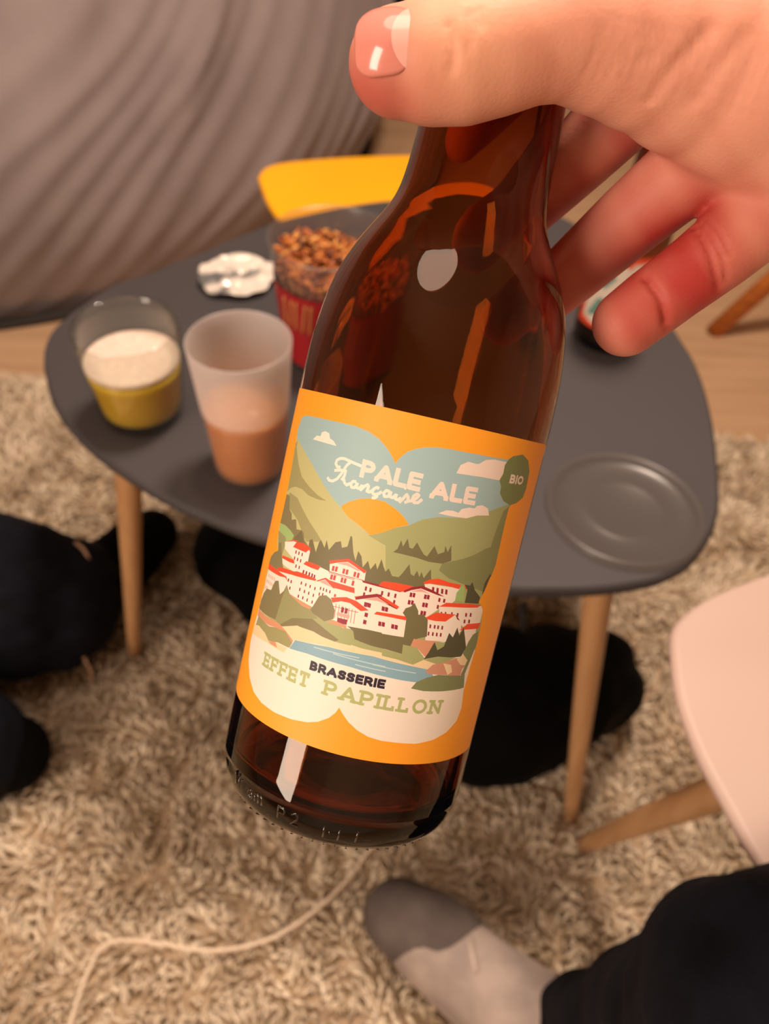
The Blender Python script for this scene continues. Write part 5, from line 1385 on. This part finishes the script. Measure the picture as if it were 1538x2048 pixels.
# ------------------------------------------------------------------ cups on the table
clear = thin('clear_glass', (246, 248, 244), .04, .28)
T = .42
def wall_profile(h, r0, r1, t, base, curve=0, lip=.0008, n=10):
    out = [(0, 0), (r0-.003, 0), (r0-.0008, .0009)]+[(r0+(r1-r0)*(i/n)**(1-curve), .003+(h-.003)*i/n) for i in range(n+1)]
    inn = [(r0+(r1-r0)*(i/n)**(1-curve)-t, max(base, .003+(h-.003)*i/n)) for i in range(n, -1, -1)]
    inn = [p for k, p in enumerate(inn) if k == 0 or p[1] > base+.0005 or True]
    return out+[((out[-1][0]+inn[0][0])/2, h+lip)]+inn+[(0, base)]
tum = thing('beer_glass', 'clear tumbler of golden beer with white foam at the left of the grey table', 'glass', (-.2008, .49, T))
obj('tumbler', lathe(wall_profile(.082, .0325, .040, .0022, .007, .25), 72, False), clear, tum)
def liquid(r0, r1, z0, z1, n=6):
    return lathe([(0, z0), (r0-.002, z0), (r0, z0+.002)]+[(r0+(r1-r0)*i/n, z0+.002+(z1-z0-.002)*i/n) for i in range(1, n+1)]+[(0, z1)], 64, False)
beer_m = mat('golden_beer', (246, 196, 70), .12, Transmission_Weight=.2, IOR=1.2, Subsurface_Weight=.5, Subsurface_Scale=.02)
obj('beer', liquid(.0307, .0356, .0074, .0496), beer_m, tum)
bm = lathe([(0, .0498), (.0350, .0498), (.0358, .0515), (.0360, .0540), (.034, .0546), (.02, .0540), (0, .0542)], 64, False)
obj('foam', bm, noise_color(mat('beer_foam', rough=.8, Subsurface_Weight=.3, Subsurface_Scale=.003), (214, 190, 174), (228, 208, 194), 300, 4, .6), tum)
fro = thing('plastic_cup', 'tall frosted plastic cup half full of cloudy amber drink', 'cup', (-.1046, .4378, T))
frost = thin('frosted_plastic', (250, 246, 244), .10, .22, .5)
_nt = frost.node_tree; _m3 = [n for n in _nt.nodes if n.type == 'MIX_SHADER' and n.inputs[0].default_value == .5 and n.outputs[0].links and n.outputs[0].links[0].to_node.type == 'OUTPUT_MATERIAL'][0]
_tc = _nt.nodes.new('ShaderNodeTexCoord'); _sx = _nt.nodes.new('ShaderNodeSeparateXYZ'); _mr = _nt.nodes.new('ShaderNodeMapRange')     # frosting turns clear where the drink wets it
_nt.links.new(_tc.outputs['Object'], _sx.inputs[0]); _nt.links.new(_sx.outputs[2], _mr.inputs['Value'])
_mr.inputs['From Min'].default_value = .057; _mr.inputs['From Max'].default_value = .063; _mr.inputs['To Min'].default_value = .10; _mr.inputs['To Max'].default_value = .50
_nt.links.new(_mr.outputs[0], _m3.inputs[0])
obj('frosted_wall', lathe(wall_profile(.1135, .0272, .0355, .0010, .0018), 72, False), frost, fro)
obj('drink', liquid(.0258, .0300, .0022, .060), mat('cloudy_amber', (240, 160, 62), .3, Transmission_Weight=.1, IOR=1.33, Subsurface_Weight=.3, Subsurface_Scale=.01), fro)

TX, TY, TH = -.0570, .5936, .1085
tub = thing('snack_tub', 'clear round snack tub with a red wrap behind the frosted cup', 'tub', (TX, TY, T))
plast = thin('clear_plastic', (248, 246, 244), .08, .22, .04)
obj('tub_wall', lathe(wall_profile(TH, .0420, .0512, .0008, .0015), 80, False), plast, tub)
obj('rim', tube([(.0518*math.cos(a), .0518*math.sin(a), TH+.0002) for a in np.linspace(0, 2*math.pi, 81)], .0011, 8, False), plast, tub)
rw = []
bm = bmesh.new(); ringA = []
for i in range(81):
    a = 2*math.pi*i/80; ro = []
    for z in (.006, .03, .055, .078): r = .0420+.0092*z/TH+.0006; ro.append(bm.verts.new((r*math.cos(a), r*math.sin(a), z)))
    ringA.append(ro)
for a, b_ in zip(ringA[:-1], ringA[1:]):
    for k in range(3): bm.faces.new((a[k], b_[k], b_[k+1], a[k+1]))
bmesh.ops.remove_doubles(bm, verts=bm.verts, dist=1e-6)
wrap = obj('red_wrap', bm, mat('red_print', (168, 34, 40), .4), tub)
tanm = mat('tan_print', (206, 140, 84), .5)
for k in range(5):      # tan stick figures printed on the wrap
    a0 = -2.45+.14*k; pts = []
    for t_ in np.linspace(0, 1, 8):
        a = a0+.10*t_*(1 if k % 2 else .6); z = .044+.028*t_; r = .0420+.0092*z/TH+.0009; pts.append((r*math.cos(a), r*math.sin(a), z))
    obj('printed_stick', tube(pts, .0012, 6), tanm, wrap)
# nut and cereal mix heaped inside
nut_m = attr_color(mat('roasted_snack', rough=.5)); bits = []; VV, FF, CCs = [], [], []; nv0 = 0
ico = bmesh.new(); bmesh.ops.create_icosphere(ico, subdivisions=2, radius=1); iv = np.array([v.co[:] for v in ico.verts]); fi = np.array([[v.index for v in f.verts] for f in ico.faces]); ico.free()
r2 = np.random.default_rng(8)
for i in range(1000):
    layer = r2.random(); rr = .0465*math.sqrt(r2.random()); a = r2.uniform(0, 6.28); x, y = rr*math.cos(a), rr*math.sin(a)
    top = .089+.010*math.exp(-((x+.012)**2+(y-.005)**2)/.0006)-.008*(x/.05)
    z = top-layer**1.5*.026; lim = .0420+.0092*z/TH-.0058
    if math.hypot(x, y) > lim: x, y = x*lim/rr, y*lim/rr
    lx = r2.uniform(.003, .0055); sc_ = np.array([lx, r2.uniform(.0014, .0024), r2.uniform(.0014, .0022)])
    R3 = np.array(Matrix.Rotation(r2.uniform(0, 6.28), 3, 'Z') @ Matrix.Rotation(r2.uniform(-.8, .8), 3, 'Y'))
    v = iv*sc_; v[:, 2] += 40*v[:, 0]**2*(r2.random()-.3); v = v@R3.T+np.array([x, y, z]); VV.append(v); FF.append(fi+nv0); nv0 += len(iv)
    c = [(196, 118, 44), (150, 78, 30), (214, 150, 76), (92, 40, 18), (176, 92, 34)][r2.choice(5, p=[.3, .25, .15, .15, .15])]
    CCs.append(np.tile([*lin(c), 1], (len(iv), 1)))
me = fast_mesh('snack_mix', np.concatenate(VV), np.concatenate(FF)); a = me.color_attributes.new('tint', 'FLOAT_COLOR', 'POINT'); a.data.foreach_set('color', np.concatenate(CCs).astype(np.float32).ravel())
tag(obj('snack_mix', me, nut_m, loc=(TX, TY, T)), 'heap of brown cereal and nut snack mix filling the clear tub', 'snacks', kind='stuff')

# crumpled foil lid
nr, na = 26, 72; R_, A_ = np.meshgrid(np.linspace(0, 1, nr), np.linspace(0, 2*np.pi, na, endpoint=False), indexing='ij')
rr = .0385*R_*(1+.035*np.sin(A_*5)+.02*np.sin(A_*9+1)); X_, Y_ = rr*np.cos(A_), rr*np.sin(A_)
zz = .0025+.006*np.abs(vnoise(X_.ravel()+1, Y_.ravel()+1, .011, 51).reshape(X_.shape)-.5)+.005*np.abs(vnoise(X_.ravel()+1, Y_.ravel()*1.7+1, .02, 52).reshape(X_.shape)-.4)+.0025*(R_**3)
Vl = np.stack([X_, Y_, zz], -1).reshape(-1, 3); I = np.arange(nr*na).reshape(nr, na); J = np.roll(I, -1, 1)
Fl = np.stack([I[:-1], I[1:], J[1:], J[:-1]], -1).reshape(-1, 4)
foil_m = noise_color(mat('foil_lid', rough=.32, Metallic=.25), (110, 112, 112), (240, 230, 218), 38, 3, lo=.40, hi=.5)
fo = tag(obj('foil_lid', fast_mesh('foil_lid', Vl, Fl), foil_m, loc=(-.161, .697, T)), 'round crumpled white and silver foil lid beside the snack tub', 'lid')
fo.modifiers.new('s', 'SOLIDIFY').thickness = .0004

# clear plastic lid lying on the table
cl = tag(obj('plastic_lid', lathe([(0, .0002), (.050, .0002), (.0525, .0010), (.0540, .0045), (.0560, .0052), (.0580, .0045), (.0588, .0002), (.0594, .0003), (.0586, .0055), (.0565, .0066), (.0545, .0062), (.0528, .0040), (.0500, .0020), (.030, .0018), (.0285, .0024), (.027, .0018), (0, .0016)], 96, False), thin('lid_plastic', (240, 238, 236), .02, .10, .06), loc=(.1785, .416, T)), 'clear round plastic lid lying on the right of the grey table', 'plastic_lid')

# ------------------------------------------------------------------ bag and cable on the floor
bagc = [([P4(onz(472, 1108, .070), .052), P4(onz(640, 1210, .088), .070), P4(onz(800, 1330, .103), .083), P4(onz(985, 1410, .103), .082), P4(onz(1110, 1375, .088), .069), P4(onz(1187, 1358, .075), .056)], .01)]
o = organic('soft_bag', bagc, .007, noise_color(mat('black_nylon', rough=.9, Specular_IOR_Level=.1), (2, 2, 2), (4, 4, 4), 30, 3, .5, bscale=200), post=wrinkle(.012, .06, 61))
tag(o, 'black soft bag slumped on the rug under the grey table', 'bag')
pts = [onz(1045, 1265, .16), onz(1047, 1240, .165), onz(1043, 1222, .17), onz(1050, 1208, .172)]
obj('zip_pull', tube(spline(pts, 4), .004, 8), mat('zip_cord', (34, 28, 26), .8), o)
pts = [(790, 1640), (735, 1705), (690, 1765), (630, 1820), (560, 1868), (480, 1895), (400, 1900), (330, 1888), (250, 1880), (205, 1893), (178, 1940), (155, 2000), (138, 2060), (120, 2140)]
cab = [onz(x, y, .033) for x, y in pts]
tag(obj('cable', tube(spline(cab, 6), .0019, 8), mat('white_cable', (236, 216, 190), .5)), 'thin white cable curving across the rug below the bottle', 'cable')
